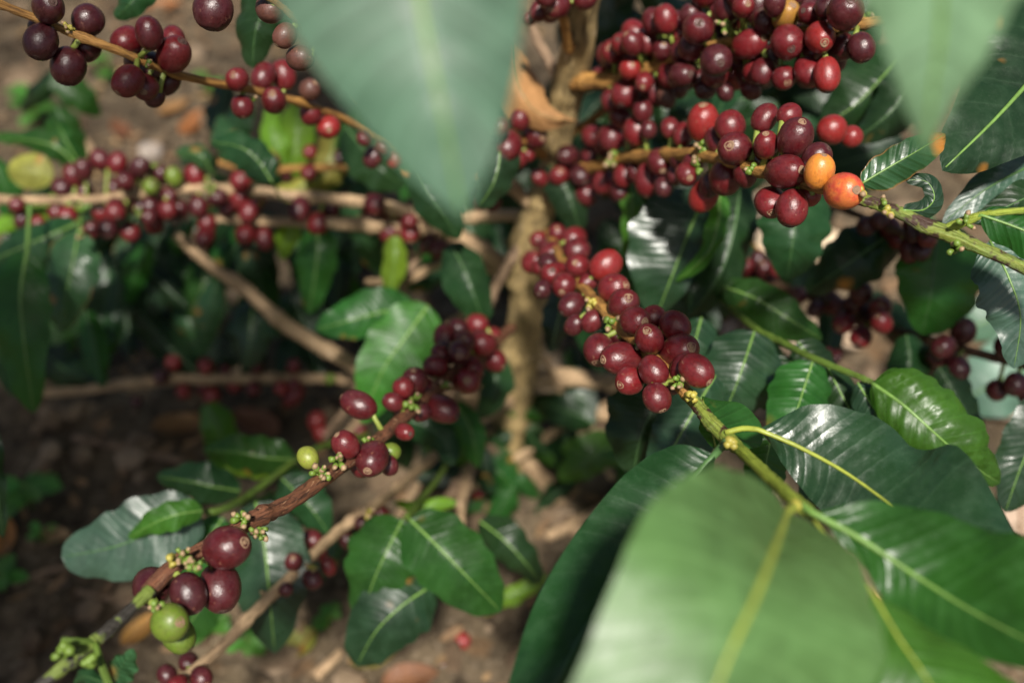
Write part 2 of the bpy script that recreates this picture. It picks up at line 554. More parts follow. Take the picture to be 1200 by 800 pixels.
def scar_mesh(k, el):
    """the ring left by the flower at a cherry's end"""
    rnd = random.Random(k + 50)
    R0 = rnd.uniform(.24, .31)
    prof = [(R0 * 1.12, -.035), (R0, .035), (R0 * .82, .050), (R0 * .68, .005), (R0 * .42, .0), (R0 * .30, .045), (R0 * .14, .05), (R0 * .08, .01)]
    seg = 14
    verts, faces = [], []
    for r, h in prof:
        for s in range(seg):
            a = 2 * math.pi * s / seg
            q = r * (1 + .07 * math.sin(3 * a + k) + rnd.uniform(-.05, .05))
            zz = (math.sqrt(max(0, 1 - min(1, q * q * .9))) * .985) * el * .985
            verts.append((q * math.cos(a), q * math.sin(a), zz * (1.0) - .02 + h + rnd.uniform(-.006, .006)))
    for i in range(len(prof) - 1):
        for s in range(seg):
            a = i * seg + s; b = i * seg + (s + 1) % seg
            faces.append((a, b, b + seg, a + seg))
    c = (len(prof) - 1) * seg
    faces.append(tuple(range(c, c + seg)))
    return mesh_from('calyx_scar', verts, faces)


SCAR = {mt: [scar_mesh(k, CHERRY[k][1]) for k in range(8)] for mt in ('scar', 'scar_dark')}
for mt, lst in SCAR.items():
    for me in lst: me.materials.append(M[mt])
CHERRY_BY_MAT = {}


def cherry_data(k, mat):
    if (k, mat) not in CHERRY_BY_MAT:
        me = CHERRY[k][0].copy(); me.materials.append(M[mat]); CHERRY_BY_MAT[(k, mat)] = me
    return CHERRY_BY_MAT[(k, mat)]


def seg_near(path, x, y):
    """nearest point of a branch path (pixels): x, y, depth, radius px, pixel distance"""
    best = None
    q = crom(path, 80)
    for a in q:
        d = math.hypot(a[0] - x, a[1] - y)
        if best is None or d < best[4]: best = (a[0], a[1], a[2], a[3], d)
    return best


COUNT = [0]


def cherries(parent, path, items, seed=1, stalks=True):
    """items: (x, y, r) or (x, y, r, {opts}); pixel places on the photo, depth worked out from the branch they hang on"""
    rnd = random.Random(seed)
    C = []
    for it in items:
        x, y, r = it[:3]
        r = r * 1.1
        op = dict(it[3]) if len(it) > 3 else {}
        bx, by, bd, br, l = seg_near(path, x, y)
        d0 = op.get('d', bd)
        Rr = r * d0 / FPX
        lat = l * d0 / FPX
        reach = Rr + br * d0 / FPX + .0015
        off = math.sqrt(max(0, reach * reach - lat * lat))
        sgn = op.get('z', -1 if rnd.random() < .62 else 1)
        if 'd' in op: off = 0
        C.append({'x': x, 'y': y, 'd': d0 + sgn * off * .95, 'r': r, 'R': Rr, 's': sgn, 'op': op, 'b': (bx, by, bd, br)})
    for _ in range(40):                       # push overlapping fruit apart in depth
        moved = False
        for i in range(len(C)):
            for j in range(i):
                a, b = C[i], C[j]
                pa, pb = P(a['x'], a['y'], a['d']), P(b['x'], b['y'], b['d'])
                need = (a['R'] + b['R']) * .985
                dist = (pa - pb).length
                if dist < need:
                    lat2 = max(0, dist * dist - (a['d'] - b['d']) ** 2)
                    want = math.sqrt(max(0, need * need - lat2)) - abs(a['d'] - b['d'])
                    if want > 1e-5:
                        hi, lo = (a, b) if a['d'] >= b['d'] else (b, a)
                        if a['d'] == b['d'] and a['s'] < b['s']: hi, lo = b, a
                        hi['d'] += want * .52; lo['d'] -= want * .52; moved = True
        if not moved: break
    for c in C:
        op = c['op']
        pos = P(c['x'], c['y'], c['d'])
        Rr = c['r'] * c['d'] / FPX
        bx, by, bd, br = c['b']
        att = P(bx, by, bd)
        if 'scar' in op:
            sx, sy = op['scar']
            k = math.sqrt(max(0.02, 1 - sx * sx - sy * sy))
            ax = (RGT * sx - UPV * sy - FWD * k).normalized()
        else:
            ax = (pos - att)
            if ax.length < 1e-5: ax = -FWD
            ax = (ax.normalized() + Vector((rnd.uniform(-1, 1), rnd.uniform(-1, 1), rnd.uniform(-1, 1))) * .55).normalized()
        k = rnd.randrange(8)
        mat = op.get('m') or ('darkred' if rnd.random() < .10 else 'red')
        o = link('coffee_cherry', cherry_data(k, mat), None, parent)
        rot = ax.to_track_quat('Z', 'Y').to_matrix().to_4x4() @ Matrix.Rotation(rnd.uniform(0, 6.28), 4, 'Z')
        asp = op.get('asp', 1.0) * rnd.uniform(.97, 1.16); sqx, sqy = rnd.uniform(.91, 1.0), rnd.uniform(.91, 1.0)
        o.matrix_local = Matrix.Translation(pos - ROOTLOC[parent.name]) @ rot @ Matrix.Diagonal((Rr * sqx, Rr * sqy, Rr * .96 * asp, 1))
        if 'label' in op: o['label'] = op['label']
        COUNT[0] += 1
        if c['r'] >= 10:
            s = link('calyx_scar', SCAR['scar' if ('scar' in op or rnd.random() < .5) and mat != 'darkred' else 'scar_dark'][k], None, o)
        if stalks and c['r'] >= 12:
            foot = pos - ax * Rr * .93
            d_ = foot - att
            if d_.length < .03:
                root = att + d_.normalized() * (br * bd / FPX * .6)
                mp = (root + foot) / 2 + (pos - att).normalized() * .0008
                if (foot - root).length > .001:
                    tm = tube_mesh('stalk', [root - pos, mp - pos, foot - pos], [.0016, .0013, .0016], Vector(), 6, .05)
                    inv = (rot @ Matrix.Diagonal((Rr * sqx, Rr * sqy, Rr * .96 * asp, 1))).inverted()
                    tm.transform(inv)
                    st = link('stalk', tm, M['stalk'], o)
                    if st.data.materials[0] is None: st.data.materials[0] = M['stalk']


def fill(cx, cy, hx, hy, ang, n, r, seed, **op):
    """fruit packed round the back of a cluster, inside a tilted oval"""
    rr = random.Random(seed); out = []
    for _ in range(n):
        t = rr.uniform(0, 6.28); q = math.sqrt(rr.random())
        u, v = hx * q * math.cos(t), hy * q * math.sin(t)
        o = {'z': 1}; o.update(op)
        out.append((cx + u * math.cos(ang) - v * math.sin(ang), cy + u * math.sin(ang) + v * math.cos(ang), r * rr.uniform(.85, 1.1), o))
    return out


def buds(parent, x, y, d, n, spread=10, ln=10, seed=0, mat='bud', r=2.6, tip=True):
    """a cluster of old flower stalks: green pegs with cream ends"""
    rnd = random.Random(seed)
    org = ROOTLOC[parent.name]
    spread *= .72; r *= 1.12
    for _ in range(n):
        a = rnd.uniform(0, 2 * math.pi)
        q = rnd.uniform(.2, 1)
        x0, y0 = x + math.cos(a) * spread * .35 * q, y + math.sin(a) * spread * .35 * q
        x1, y1 = x + math.cos(a) * spread * q + rnd.uniform(-2, 2), y + math.sin(a) * spread * q + rnd.uniform(-2, 2)
        d0 = d - .002; d1 = d - rnd.uniform(.002, .009)
        a_, b_ = P(x0, y0, d0), P(x1, y1, d1)
        R_ = r * d / FPX * rnd.uniform(.7, 1.15)
        m_ = (a_ + b_) / 2
        o = link('bud_stalk', tube_mesh('bud_stalk', [a_, m_, b_], [R_ * .8, R_, R_ * 1.05], org, 7, .2, rnd.random() * 9), M[mat], parent, org)
        if tip and rnd.random() < .6:
            dr = (b_ - a_).normalized()
            link('bud_tip', tube_mesh('bud_tip', [b_ - dr * R_ * .2, b_ + dr * R_ * .6, b_ + dr * R_ * 1.4], [R_ * .8, R_ * .95, R_ * .4], org, 7, .25, rnd.random() * 9), M['bud_tip'], o, org)


# ------------------------------------------------------------------ ground
def ground_h(x, y):
    return .016 * mn.noise(Vector((x * 3.1, y * 3.1, 2))) + .010 * mn.noise(Vector((x * 11, y * 11, 5))) + .006 * mn.noise(Vector((x * 31, y * 31, 9)))


def axis(lo, hi, step, far, k):
    a = [lo + i * step for i in range(int((hi - lo) / step) + 1)]
    g = [far * ((i + 1) / k) ** 3.2 for i in range(k)]
    return [lo - q for q in reversed(g)] + a + [a[-1] + q for q in g]


gx, gy = axis(-1.2, 1.3, .0125, 120, 14), axis(.1, 2.4, .0125, 120, 14)
gv = [(x, y, ground_h(x, y) * (1 if -1.3 < x < 1.4 and 0 < y < 2.5 else .3)) for y in gy for x in gx]
nx = len(gx)
gf = [(j * nx + i, j * nx + i + 1, (j + 1) * nx + i + 1, (j + 1) * nx + i) for j in range(len(gy) - 1) for i in range(nx - 1)]
g = link('ground', mesh_from('ground', gv, gf), M['soil'])
g['kind'] = 'structure'; g['label'] = 'bare brown soil under the coffee tree'

ICO_V = []
ph = (1 + 5 ** .5) / 2
for a in (-1, 1):
    for b in (-ph, ph):
        ICO_V += [(0, a, b), (a, b, 0), (b, 0, a)]
ICO_V = [Vector(v).normalized() for v in ICO_V]
ICO_F = []
for i in range(12):
    for j in range(i + 1, 12):
        for k in range(j + 1, 12):
            if all(abs((ICO_V[p] - ICO_V[q]).length - 1.0515) < .02 for p, q in ((i, j), (j, k), (i, k))):
                nrm = (ICO_V[j] - ICO_V[i]).cross(ICO_V[k] - ICO_V[i])
                ICO_F.append((i, j, k) if nrm.dot(ICO_V[i]) > 0 else (i, k, j))
rnd = random.Random(5)
cv, cf = [], []
for _ in range(3600):
    x, y = rnd.uniform(-1.1, 1.2), rnd.uniform(.25, 2.3)
    s = .003 + .014 * rnd.random() ** 3
    z = ground_h(x, y) + s * .3
    b = len(cv)
    sx, sy, sz = s * rnd.uniform(.7, 1.4), s * rnd.uniform(.7, 1.4), s * rnd.uniform(.5, .9)
    for v in ICO_V:
        q = 1 + rnd.uniform(-.22, .22)
        cv.append((x + v.x * sx * q, y + v.y * sy * q, z + v.z * sz * q))
    cf += [tuple(b + i for i in f) for f in ICO_F]
o = link('soil_crumbs', mesh_from('soil_crumbs', cv, cf, smooth=False), M['clod'])
o['kind'] = 'stuff'; o['label'] = 'loose crumbs of brown soil strewn over the ground'; o['category'] = 'soil'

cv, cf = [], []
for _ in range(2600):
    x, y = rnd.uniform(-1.0, 1.1), rnd.uniform(.3, 2.0)
    a = rnd.uniform(0, 6.28); l = rnd.uniform(.005, .026); w = l * rnd.uniform(.2, .45)
    z = ground_h(x, y) + .004 + rnd.random() * .006
    tx, ty = rnd.uniform(-.5, .5), rnd.uniform(-.5, .5)
    b = len(cv)
    for i in range(5):
        u = i / 4 - .5
        ww = w * (1 - (2 * u) ** 2) * .5 + .0008
        for j in (-1, 0, 1):
            px, py = u * l, j * ww
            zz = z + .35 * l * u * u * 2 + abs(j) * ww * .5 + px * tx * .5 + py * ty
            cv.append((x + px * math.cos(a) - py * math.sin(a), y + px * math.sin(a) + py * math.cos(a), zz))
    for i in range(4):
        for j in range(2):
            k = b + i * 3 + j
            cf.append((k, k + 3, k + 4, k + 1))
o = link('leaf_litter', mesh_from('leaf_litter', cv, cf), M['litter'])
o['kind'] = 'stuff'; o['label'] = 'small dry scraps of leaf strewn over the soil'; o['category'] = 'leaf litter'


# ------------------------------------------------------------------ the tree
TR = [(700, -990, .38, 22), (694, -294, .523, 19), (688, -60, .575, 18), (683, -5, .60, 18.5), (667, 101, .655, 18), (655, 160, .69, 16), (645, 210, .715, 16), (633, 245, .735, 17), (619, 294, .77, 20),
      (616, 378, .83, 21), (606, 446, .885, 22), (598, 500, .925, 24), (594, 548, .955, 27)]
tree = empty('coffee_tree', G(594, 548), 'coffee tree with a knotty tan trunk and bare side limbs rising from the soil', 'tree')
stem('trunk', TR, 'trunk', tree, n=150, seg=28, nodes=.085, seed=2, rough=.07, wob=.0010, ridge=.26, swell=.16)
LIMB = [
    ([(605, 330, .80, 11), (552, 287, .78, 11), (505, 270, .775, 9), (440, 265, .77, 8), (337, 259, .77, 6), (255, 256, .77, 5)], 'tan'),
    ([(598, 472, .90, 9), (500, 455, .84, 9), (420, 432, .82, 9), (340, 382, .82, 8.5), (290, 342, .82, 8), (240, 305, .82, 6), (205, 275, .82, 5)], 'tan'),
    ([(610, 446, .885, 11), (665, 442, .885, 11), (720, 446, .885, 10), (800, 452, .88, 8)], 'tan'),
    ([(604, 486, .915, 11), (665, 480, .91, 11), (714, 486, .90, 10), (820, 500, .89, 8)], 'tan'),
    ([(598, 533, .94, 10), (650, 517, .93, 9), (712, 501, .92, 8), (800, 480, .9, 7)], 'grey_bark'),
    ([(600, 520, .935, 10), (625, 552, .935, 10), (655, 590, .905, 9), (680, 625, .88, 8)], 'tan'),
    ([(596, 500, .925, 8), (560, 540, .86, 8), (535, 570, .80, 8), (511, 600, .76, 7)], 'grey_bark'),
    ([(594, 500, .925, 6), (557, 525, .87, 7), (545, 570, .80, 7), (538, 612, .76, 6)], 'tan'),
    ([(664, 100, .65, 9), (690, 97, .635, 10), (728, 91, .62, 9), (760, 84, .61, 7)], 'ochre'),
    ([(662, 158, .70, 5), (690, 143, .69, 5.5), (712, 126, .68, 5), (735, 112, .67, 4)], 'ochre'),
    ([(658, 112, .67, 6), (646, 80, .67, 6), (630, 52, .67, 6), (615, 20, .67, 6)], 'grey_bark'),
    ([(640, 245, .745, 9), (615, 232, .73, 8), (598, 217, .72, 8), (570, 200, .71, 7)], 'tan'),
    ([(630, 262, .75, 6), (600, 300, .76, 6), (575, 350, .78, 6), (550, 410, .80, 5), (528, 470, .82, 5)], 'grey_bark'),
    ([(618, 330, .80, 6), (580, 318, .80, 6), (520, 310, .80, 5), (470, 330, .80, 5), (430, 330, .81, 4)], 'tan'),
    ([(520, 262, .78, 4), (490, 300, .79, 4), (470, 345, .80, 4), (440, 400, .82, 4), (415, 465, .84, 4), (380, 515, .86, 4)], 'grey_bark'),
    ([(610, 430, .88, 7), (560, 470, .88, 7), (520, 520, .88, 6), (470, 600, .86, 5), (440, 660, .85, 5)], 'tan'),
    ([(720, 470, .90, 5), (660, 500, .90, 5), (600, 540, .90, 5), (540, 580, .86, 5), (470, 640, .84, 4)], 'tan'),
    ([(640, 420, .86, 4), (660, 470, .88, 4), (690, 520, .88, 4), (720, 560, .87, 4)], 'tan'),
    ([(560, 350, .80, 4), (530, 380, .82, 4), (490, 420, .84, 4), (440, 470, .86, 4), (400, 520, .88, 4)], 'tan'),
]
for i, (pth, mt) in enumerate(LIMB):
    stem('limb', pth, mt, tree, seg=10, nodes=.045, seed=i + 3, rough=.12, wob=.0025)

# leaves on the tree's own inner shoots
TL = [
    # mid (base -> tip), wl, wr, dl, dr, mat
    ([(485, 360, .73), (445, 366, .72), (408, 376, .715), (370, 386, .72)], 26, 30, .01, .01, 'mid'),
    ([(502, 358, .70), (475, 395, .69), (448, 435, .69), (424, 496, .70)], 44, 38, .012, .003, 'bright'),
    ([(528, 285, .70), (545, 318, .69), (557, 350, .69), (568, 382, .70)], 24, 30, .02, .015, 'dark'),
    ([(462, 276, .73), (463, 300, .725), (460, 325, .73), (456, 347, .735)], 15, 15, .01, .012, 'lime'),
    ([(372, 262, .77), (372, 295, .765), (368, 330, .77), (362, 368, .78)], 24, 24, .014, .014, 'mid'),
    ([(340, 254, .78), (338, 270, .78), (334, 285, .78), (330, 305, .785)], 16, 14, .01, .01, 'lime'),
    ([(488, 196, .66), (502, 225, .655), (520, 252, .66), (538, 280, .67)], 30, 24, .014, .014, 'dark'),
    ([(575, 140, .62), (585, 180, .61), (578, 215, .61), (560, 243, .62)], 24, 26, .02, .014, 'grey'),
    ([(405, 148, .75), (430, 180, .74), (450, 202, .74), (474, 218, .75)], 26, 30, .014, .014, 'dark'),
    ([(352, 118, .82), (348, 150, .81), (345, 180, .81), (338, 212, .82)], 22, 22, .014, .014, 'lime'),
    ([(395, 150, .84), (388, 180, .83), (378, 205, .83), (365, 228, .84)], 26, 22, .014, .014, 'yellow'),
    ([(190, 258, .90), (182, 300, .89), (176, 340, .89), (170, 378, .90)], 34, 32, .02, .02, 'dull'),
    ([(148, 275, .93), (148, 315, .92), (158, 355, .92), (182, 392, .93)], 20, 16, .01, .01, 'spotty'),
    ([(298, 350, .86), (294, 380, .85), (292, 405, .85), (288, 434, .86)], 27, 25, .02, .02, 'grey'),
    ([(238, 300, .90), (240, 322, .89), (235, 345, .89), (222, 372, .90)], 22, 24, .014, .014, 'mid'),
    ([(205, 340, .93), (215, 365, .93), (222, 385, .93), (228, 410, .94)], 20, 18, .014, .014, 'spotty'),
    ([(310, 255, .84), (300, 285, .83), (285, 310, .83), (262, 338, .84)], 26, 26, .02, .02, 'dull'),
    ([(668, 335, .67), (658, 360, .665), (652, 385, .665), (645, 413, .67)], 18, 20, .014, .014, 'grey'),
    ([(722, 520, .84), (700, 530, .83), (680, 545, .83), (655, 562, .84)], 22, 28, .014, .014, 'bright'),
    ([(660, 520, .84), (680, 530, .83), (700, 535, .83), (735, 540, .84)], 16, 16, .014, .014, 'bright'),
    ([(533, 472, .72), (548, 495, .715), (556, 520, .715), (560, 548, .72)], 16, 18, .01, .01, 'mid'),
    ([(560, 420, .75), (580, 440, .74), (575, 465, .74), (560, 490, .75)], 22, 18, .014, .014, 'dark'),
    ([(475, 490, .72), (500, 500, .72), (520, 515, .72), (530, 545, .72)], 26, 22, .014, .014, 'dark'),
    ([(560, 540, .86), (575, 548, .855), (588, 556, .855), (606, 575, .86)], 16, 14, .01, .01, 'mid'),
    ([(640, 190, .70), (660, 215, .69), (672, 245, .69), (680, 275, .70)], 20, 24, .014, .014, 'dull'),
    ([(828, 225, .62), (806, 275, .61), (788, 322, .61), (768, 374, .625)], 26, 66, .014, .004, 'grey'),
    ([(842, 213, .605), (842, 258, .595), (828, 298, .595), (792, 330, .61)], 11, 13, .008, .008, 'bright'),
    ([(868, 212, .64), (860, 270, .63), (842, 325, .63), (808, 370, .64)], 26, 32, .02, .014, 'dark'),
    ([(732, 195, .65), (740, 230, .64), (740, 260, .64), (732, 300, .65)], 14, 14, .01, .01, 'bright'),
    ([(822, 372, .58), (812, 410, .57), (803, 445, .57), (795, 478, .58)], 34, 26, .014, .014, 'grey'),
    ([(795, 432, .57), (765, 480, .56), (750, 515, .56), (742, 556, .57)], 46, 50, .02, .02, 'dark'),
    ([(838, 440, .54), (808, 490, .53), (785, 530, .53), (752, 575, .54)], 40, 34, .02, .02, 'grey'),
]
for k, (mid, wl, wr, dl, dr, mt) in enumerate(TL):
    leaf(tree, mid, wl, wr, dl, dr, mt, rib='rib' if mt in ('bright', 'mid', 'grey', 'lime', 'yellow') else 'rib_dark', seed=k + 11, ripple=1.3)

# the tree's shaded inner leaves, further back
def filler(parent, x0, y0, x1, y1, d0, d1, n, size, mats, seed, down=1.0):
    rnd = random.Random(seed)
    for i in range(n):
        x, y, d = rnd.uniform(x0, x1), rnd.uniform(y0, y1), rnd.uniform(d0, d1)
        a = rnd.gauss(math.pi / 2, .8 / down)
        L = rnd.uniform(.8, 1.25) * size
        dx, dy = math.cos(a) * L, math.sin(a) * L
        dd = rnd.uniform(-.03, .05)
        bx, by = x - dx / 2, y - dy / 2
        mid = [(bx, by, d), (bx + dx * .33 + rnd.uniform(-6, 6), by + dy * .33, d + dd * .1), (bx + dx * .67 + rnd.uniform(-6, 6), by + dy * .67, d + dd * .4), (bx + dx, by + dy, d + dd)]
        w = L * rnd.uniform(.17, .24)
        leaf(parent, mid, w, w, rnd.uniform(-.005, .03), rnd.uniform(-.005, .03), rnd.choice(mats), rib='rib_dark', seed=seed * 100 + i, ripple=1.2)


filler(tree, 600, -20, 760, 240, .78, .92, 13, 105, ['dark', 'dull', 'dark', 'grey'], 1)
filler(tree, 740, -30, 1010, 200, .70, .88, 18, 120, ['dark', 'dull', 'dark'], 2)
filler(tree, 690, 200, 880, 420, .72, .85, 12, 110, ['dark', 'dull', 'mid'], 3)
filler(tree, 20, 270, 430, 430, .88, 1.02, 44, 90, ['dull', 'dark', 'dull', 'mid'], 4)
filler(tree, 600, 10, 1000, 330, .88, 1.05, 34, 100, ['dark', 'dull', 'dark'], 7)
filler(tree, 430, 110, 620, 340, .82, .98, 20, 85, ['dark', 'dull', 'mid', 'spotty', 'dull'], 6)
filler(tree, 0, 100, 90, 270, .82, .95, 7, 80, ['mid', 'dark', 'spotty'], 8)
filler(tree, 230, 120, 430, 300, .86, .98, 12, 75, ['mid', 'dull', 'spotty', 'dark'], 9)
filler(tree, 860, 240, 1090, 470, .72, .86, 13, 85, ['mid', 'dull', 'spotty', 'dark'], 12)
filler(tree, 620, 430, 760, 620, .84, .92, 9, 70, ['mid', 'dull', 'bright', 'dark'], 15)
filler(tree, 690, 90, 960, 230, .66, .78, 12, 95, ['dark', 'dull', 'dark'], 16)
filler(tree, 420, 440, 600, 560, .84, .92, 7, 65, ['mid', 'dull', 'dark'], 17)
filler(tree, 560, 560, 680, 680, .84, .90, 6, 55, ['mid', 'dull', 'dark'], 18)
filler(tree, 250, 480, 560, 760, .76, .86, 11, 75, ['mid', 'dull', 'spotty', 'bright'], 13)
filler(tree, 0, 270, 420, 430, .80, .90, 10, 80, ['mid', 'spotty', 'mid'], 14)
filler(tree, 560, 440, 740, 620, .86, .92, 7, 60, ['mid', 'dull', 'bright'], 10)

# ------------------------------------------------------------------ fruiting branches
BG = 'fruiting branches of the coffee tree'
def branch(label, path, mat, nodes=.045, seed=0, seg=12, rough=.12, name='coffee_branch', n=None):
    r = empty(name, P(*path[0][:3]), label, 'branch', BG)
    stem('stem', path, mat, r, n=n, seg=seg, nodes=nodes, seed=seed, rough=rough)
    return r

DK, BR, GN = {'m': 'darkred'}, {'m': 'bright_red'}, {'m': 'green'}
# thin branch over the pale soil, top of the frame
p = [(600, 215, .72, 4.5), (520, 195, .69, 4.5), (440, 158, .65, 4.5), (375, 127, .60, 4.6), (300, 108, .555, 4.8), (205, 85, .505, 4.8), (140, 60, .485, 5), (60, 30, .475, 5), (-40, -10, .465, 5)]
b1 = branch('thin brown branch crossing above bare sunlit soil with three spaced clusters of dark cherries', p, 'ochre', seed=1)
cherries(b1, p, [(57, 9, 17, DK), (103, 24, 17, DK), (48, 49, 18, DK), (80, 78, 19, DK), (101, 56, 16, {'m': 'darkred', 'z': 1}), (48, 33, 14, {'m': 'darkred', 'z': 1}),
                 (149, 49, 17), (175, 39, 16), (203, 46, 13, {'z': 1}), (204, 64, 18), (177, 78, 17, {'scar': (.3, .5)}), (150, 95, 16), (170, 102, 15, {'scar': (.2, .55)}),
                 (194, 96, 15, {'m': 'darkred', 'z': 1}), (181, 114, 11, {'m': 'darkred', 'z': 1}), (160, 73, 14, {'z': 1}),
                 (278, 93, 13), (309, 90, 14), (332, 88, 14), (321, 118, 14, {'scar': (.1, -.3)}), (284, 125, 12), (363, 105, 12, {'m': 'dry'}), (364, 133, 12), (385, 149, 13, {'scar': (.2, .4), 'm': 'bright_red'}),
                 (437, 184, 11), (450, 172, 9), (464, 186, 9, BR), (427, 162, 9), (494, 202, 8)], 1)
buds(b1, 80, 30, .465, 9, 13, seed=1, mat='bud_yellow', r=2.2)
buds(b1, 295, 118, .555, 6, 10, seed=2, r=2.2)
buds(b1, 172, 74, .49, 4, 9, seed=3, r=2)

# stub behind the big blurred leaf
p = [(420, 120, .50, 4), (380, 60, .47, 4), (335, 12, .455, 4), (285, -20, .44, 4), (240, -45, .43, 4)]
b1b = branch('short twig emerging from behind the big blurred leaf with one purple cherry and dried fruit', p, 'ochre', seed=3)
cherries(b1b, p, [(250, 12, 22, DK), (317, 10, 17, {'m': 'dry', 'asp': 1.3}), (334, 42, 13, {'m': 'dry'}), (352, 68, 14, {'m': 'dry'})], 2)
leaf(b1b, [(338, -30, .56), (318, 0, .55), (300, 35, .55), (296, 80, .56)], 34, 30, .02, .02, 'dark', rib='rib_dark')
leaf(b1b, [(190, -50, .55), (170, -20, .55), (152, 5, .55), (135, 22, .56)], 22, 20, .01, .02, 'dark', rib='rib_dark')

# pale horizontal branch in the middle distance
p = [(610, 252, .76, 7), (500, 252, .765, 7), (430, 238, .77, 7), (330, 228, .77, 7), (230, 221, .77, 6.5), (170, 226, .77, 6), (100, 234, .77, 5.5), (15, 234, .77, 5), (-30, 230, .77, 4.5)]
b2 = branch('pale straight horizontal branch strung with small crimson and a few green cherries', p, 'tan', nodes=.06, seed=5)
items = [(98, 199), (118, 187), (86, 205), (138, 191), (164, 196), (159, 204), (147, 213), (229, 206), (243, 189, 12, DK), (283, 212, 13), (299, 233, 12), (292, 247, 11), (290, 268, 11),
         (79, 257, 12), (27, 258, 10), (135, 248), (167, 245), (197, 246), (233, 242), (150, 240), (127, 268, 11), (153, 272), (181, 262), (243, 262), (210, 245), (241, 277), (310, 280, 10),
         (351, 245, 12), (388, 245, 11), (373, 262, 12), (190, 215), (68, 250), (255, 232), (120, 250),
         (439, 240, 13), (462, 251, 13, BR), (437, 258, 11), (481, 260, 9), (457, 272, 12), (481, 273, 11), (501, 285, 10), (515, 292, 11), (108, 270, 9), (20, 240, 9), (265, 245, 9), (45, 262, 8)]
items = [(i + (11,))[:3] if len(i) == 2 else i for i in items]
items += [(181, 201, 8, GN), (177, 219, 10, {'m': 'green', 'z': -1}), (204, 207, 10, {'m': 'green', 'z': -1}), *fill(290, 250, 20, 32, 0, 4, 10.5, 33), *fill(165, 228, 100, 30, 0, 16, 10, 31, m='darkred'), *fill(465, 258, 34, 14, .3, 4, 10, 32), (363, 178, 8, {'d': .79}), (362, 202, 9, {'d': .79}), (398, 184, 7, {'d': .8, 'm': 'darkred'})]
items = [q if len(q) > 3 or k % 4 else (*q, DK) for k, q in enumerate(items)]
cherries(b2, p, items, 3)
for q in ((88, 236), (245, 222), (160, 250), (95, 275)):
    buds(b2, q[0], q[1], .715, 7, 12, seed=int(q[0]), r=2.2)
leaf(b2, [(62, 208, .79), (42, 203, .785), (24, 201, .785), (8, 200, .79)], 20, 23, .01, .01, 'yellow', rib='rib_yellow')
leaf(b2, [(100, 236, .80), (60, 245, .79), (25, 255, .79), (-15, 275, .80)], 16, 18, .01, .01, 'lime')
leaf(b2, [(95, 200, .80), (70, 175, .79), (40, 165, .79), (-10, 160, .80)], 14, 17, .01, .01, 'mid')
leaf(b2, [(95, 196, .80), (80, 170, .79), (70, 150, .79), (60, 130, .80)], 10, 10, .01, .01, 'mid')
leaf(b2, [(90, 262, .75), (60, 275, .74), (20, 292, .74), (-40, 318, .75)], 22, 20, .01, .02, 'dark', pet=[(105, 240, .73)])
leaf(b2, [(92, 272, .74), (86, 305, .73), (78, 345, .73), (72, 390, .74)], 33, 31, .01, .012, 'spotty', pet=[(100, 240, .73)])
leaf(b2, [(32, 295, .69), (24, 345, .68), (28, 400, .68), (40, 484, .70)], 36, 42, .012, .012, 'mid', pet=[(35, 240, .72)], rib='rib')
leaf(b2, [(318, 212, .67), (302, 188, .665), (280, 172, .665), (246, 166, .675)], 24, 20, .012, .012, 'dark', pet=[(330, 235, .70)])
leaf(b2, [(250, 205, .76), (238, 185, .75), (222, 178, .75), (205, 180, .76)], 12, 12, .01, .01, 'spotty')

p = [(600, 205, .80, 4), (500, 205, .80, 4), (408, 198, .80, 4), (360, 196, .80, 4), (300, 200, .80, 4), (255, 190, .80, 3)]
b3 = branch('thin brown twig just above the pale horizontal branch with a few small dark cherries', p, 'ochre', seed=6)
cherries(b3, p, [(320, 190, 8), (336, 205, 7, DK), (410, 190, 8, DK), (428, 203, 8), (300, 208, 7), (275, 188, 7, DK), (445, 196, 8)], 35)
for q in (([(335, 196, .81), (325, 175, .80), (318, 150, .80), (322, 120, .81)], 16, 17, 'lime'), ([(400, 198, .81), (412, 170, .80), (418, 145, .80), (430, 118, .81)], 20, 18, 'mid'), ([(290, 198, .81), (276, 180, .80), (262, 160, .80), (258, 135, .81)], 16, 18, 'spotty'),
          ([(370, 198, .82), (360, 215, .81), (340, 225, .81), (318, 225, .82)], 13, 14, 'yellow'), ([(440, 200, .82), (430, 222, .81), (415, 240, .81), (395, 262, .82)], 17, 17, 'spotty')):
    leaf(b3, q[0], q[1], q[2], .01, .01, q[3], rib='rib_dark')

# low branch further back
p = [(604, 452, .89, 6), (500, 447, .88, 6), (398, 444, .88, 6), (304, 443, .885, 5.8), (203, 444, .89, 6.5), (152, 449, .89, 6), (105, 456, .89, 5.5), (50, 460, .89, 4.5)]
b4 = branch('bare low horizontal branch close above dark soil with a few tiny pink red cherries', p, 'tan', nodes=.06, seed=8)
cherries(b4, p, [(189, 442, 9), (203, 425, 9, BR), (241, 429, 9, BR), (248, 463, 9, BR), (215, 458, 8, BR), (330, 455, 8, BR), (275, 452, 8, BR), (238, 456, 7), (263, 434, 7), (299, 429, 8), (297, 455, 8), (344, 429, 8), (344, 463, 10, {'asp': 1.4}),
                 (345, 450, 7), (387, 444, 6, GN), (371, 493, 10, BR), (377, 508, 9, BR), (420, 505, 8), (160, 470, 6)], 4)

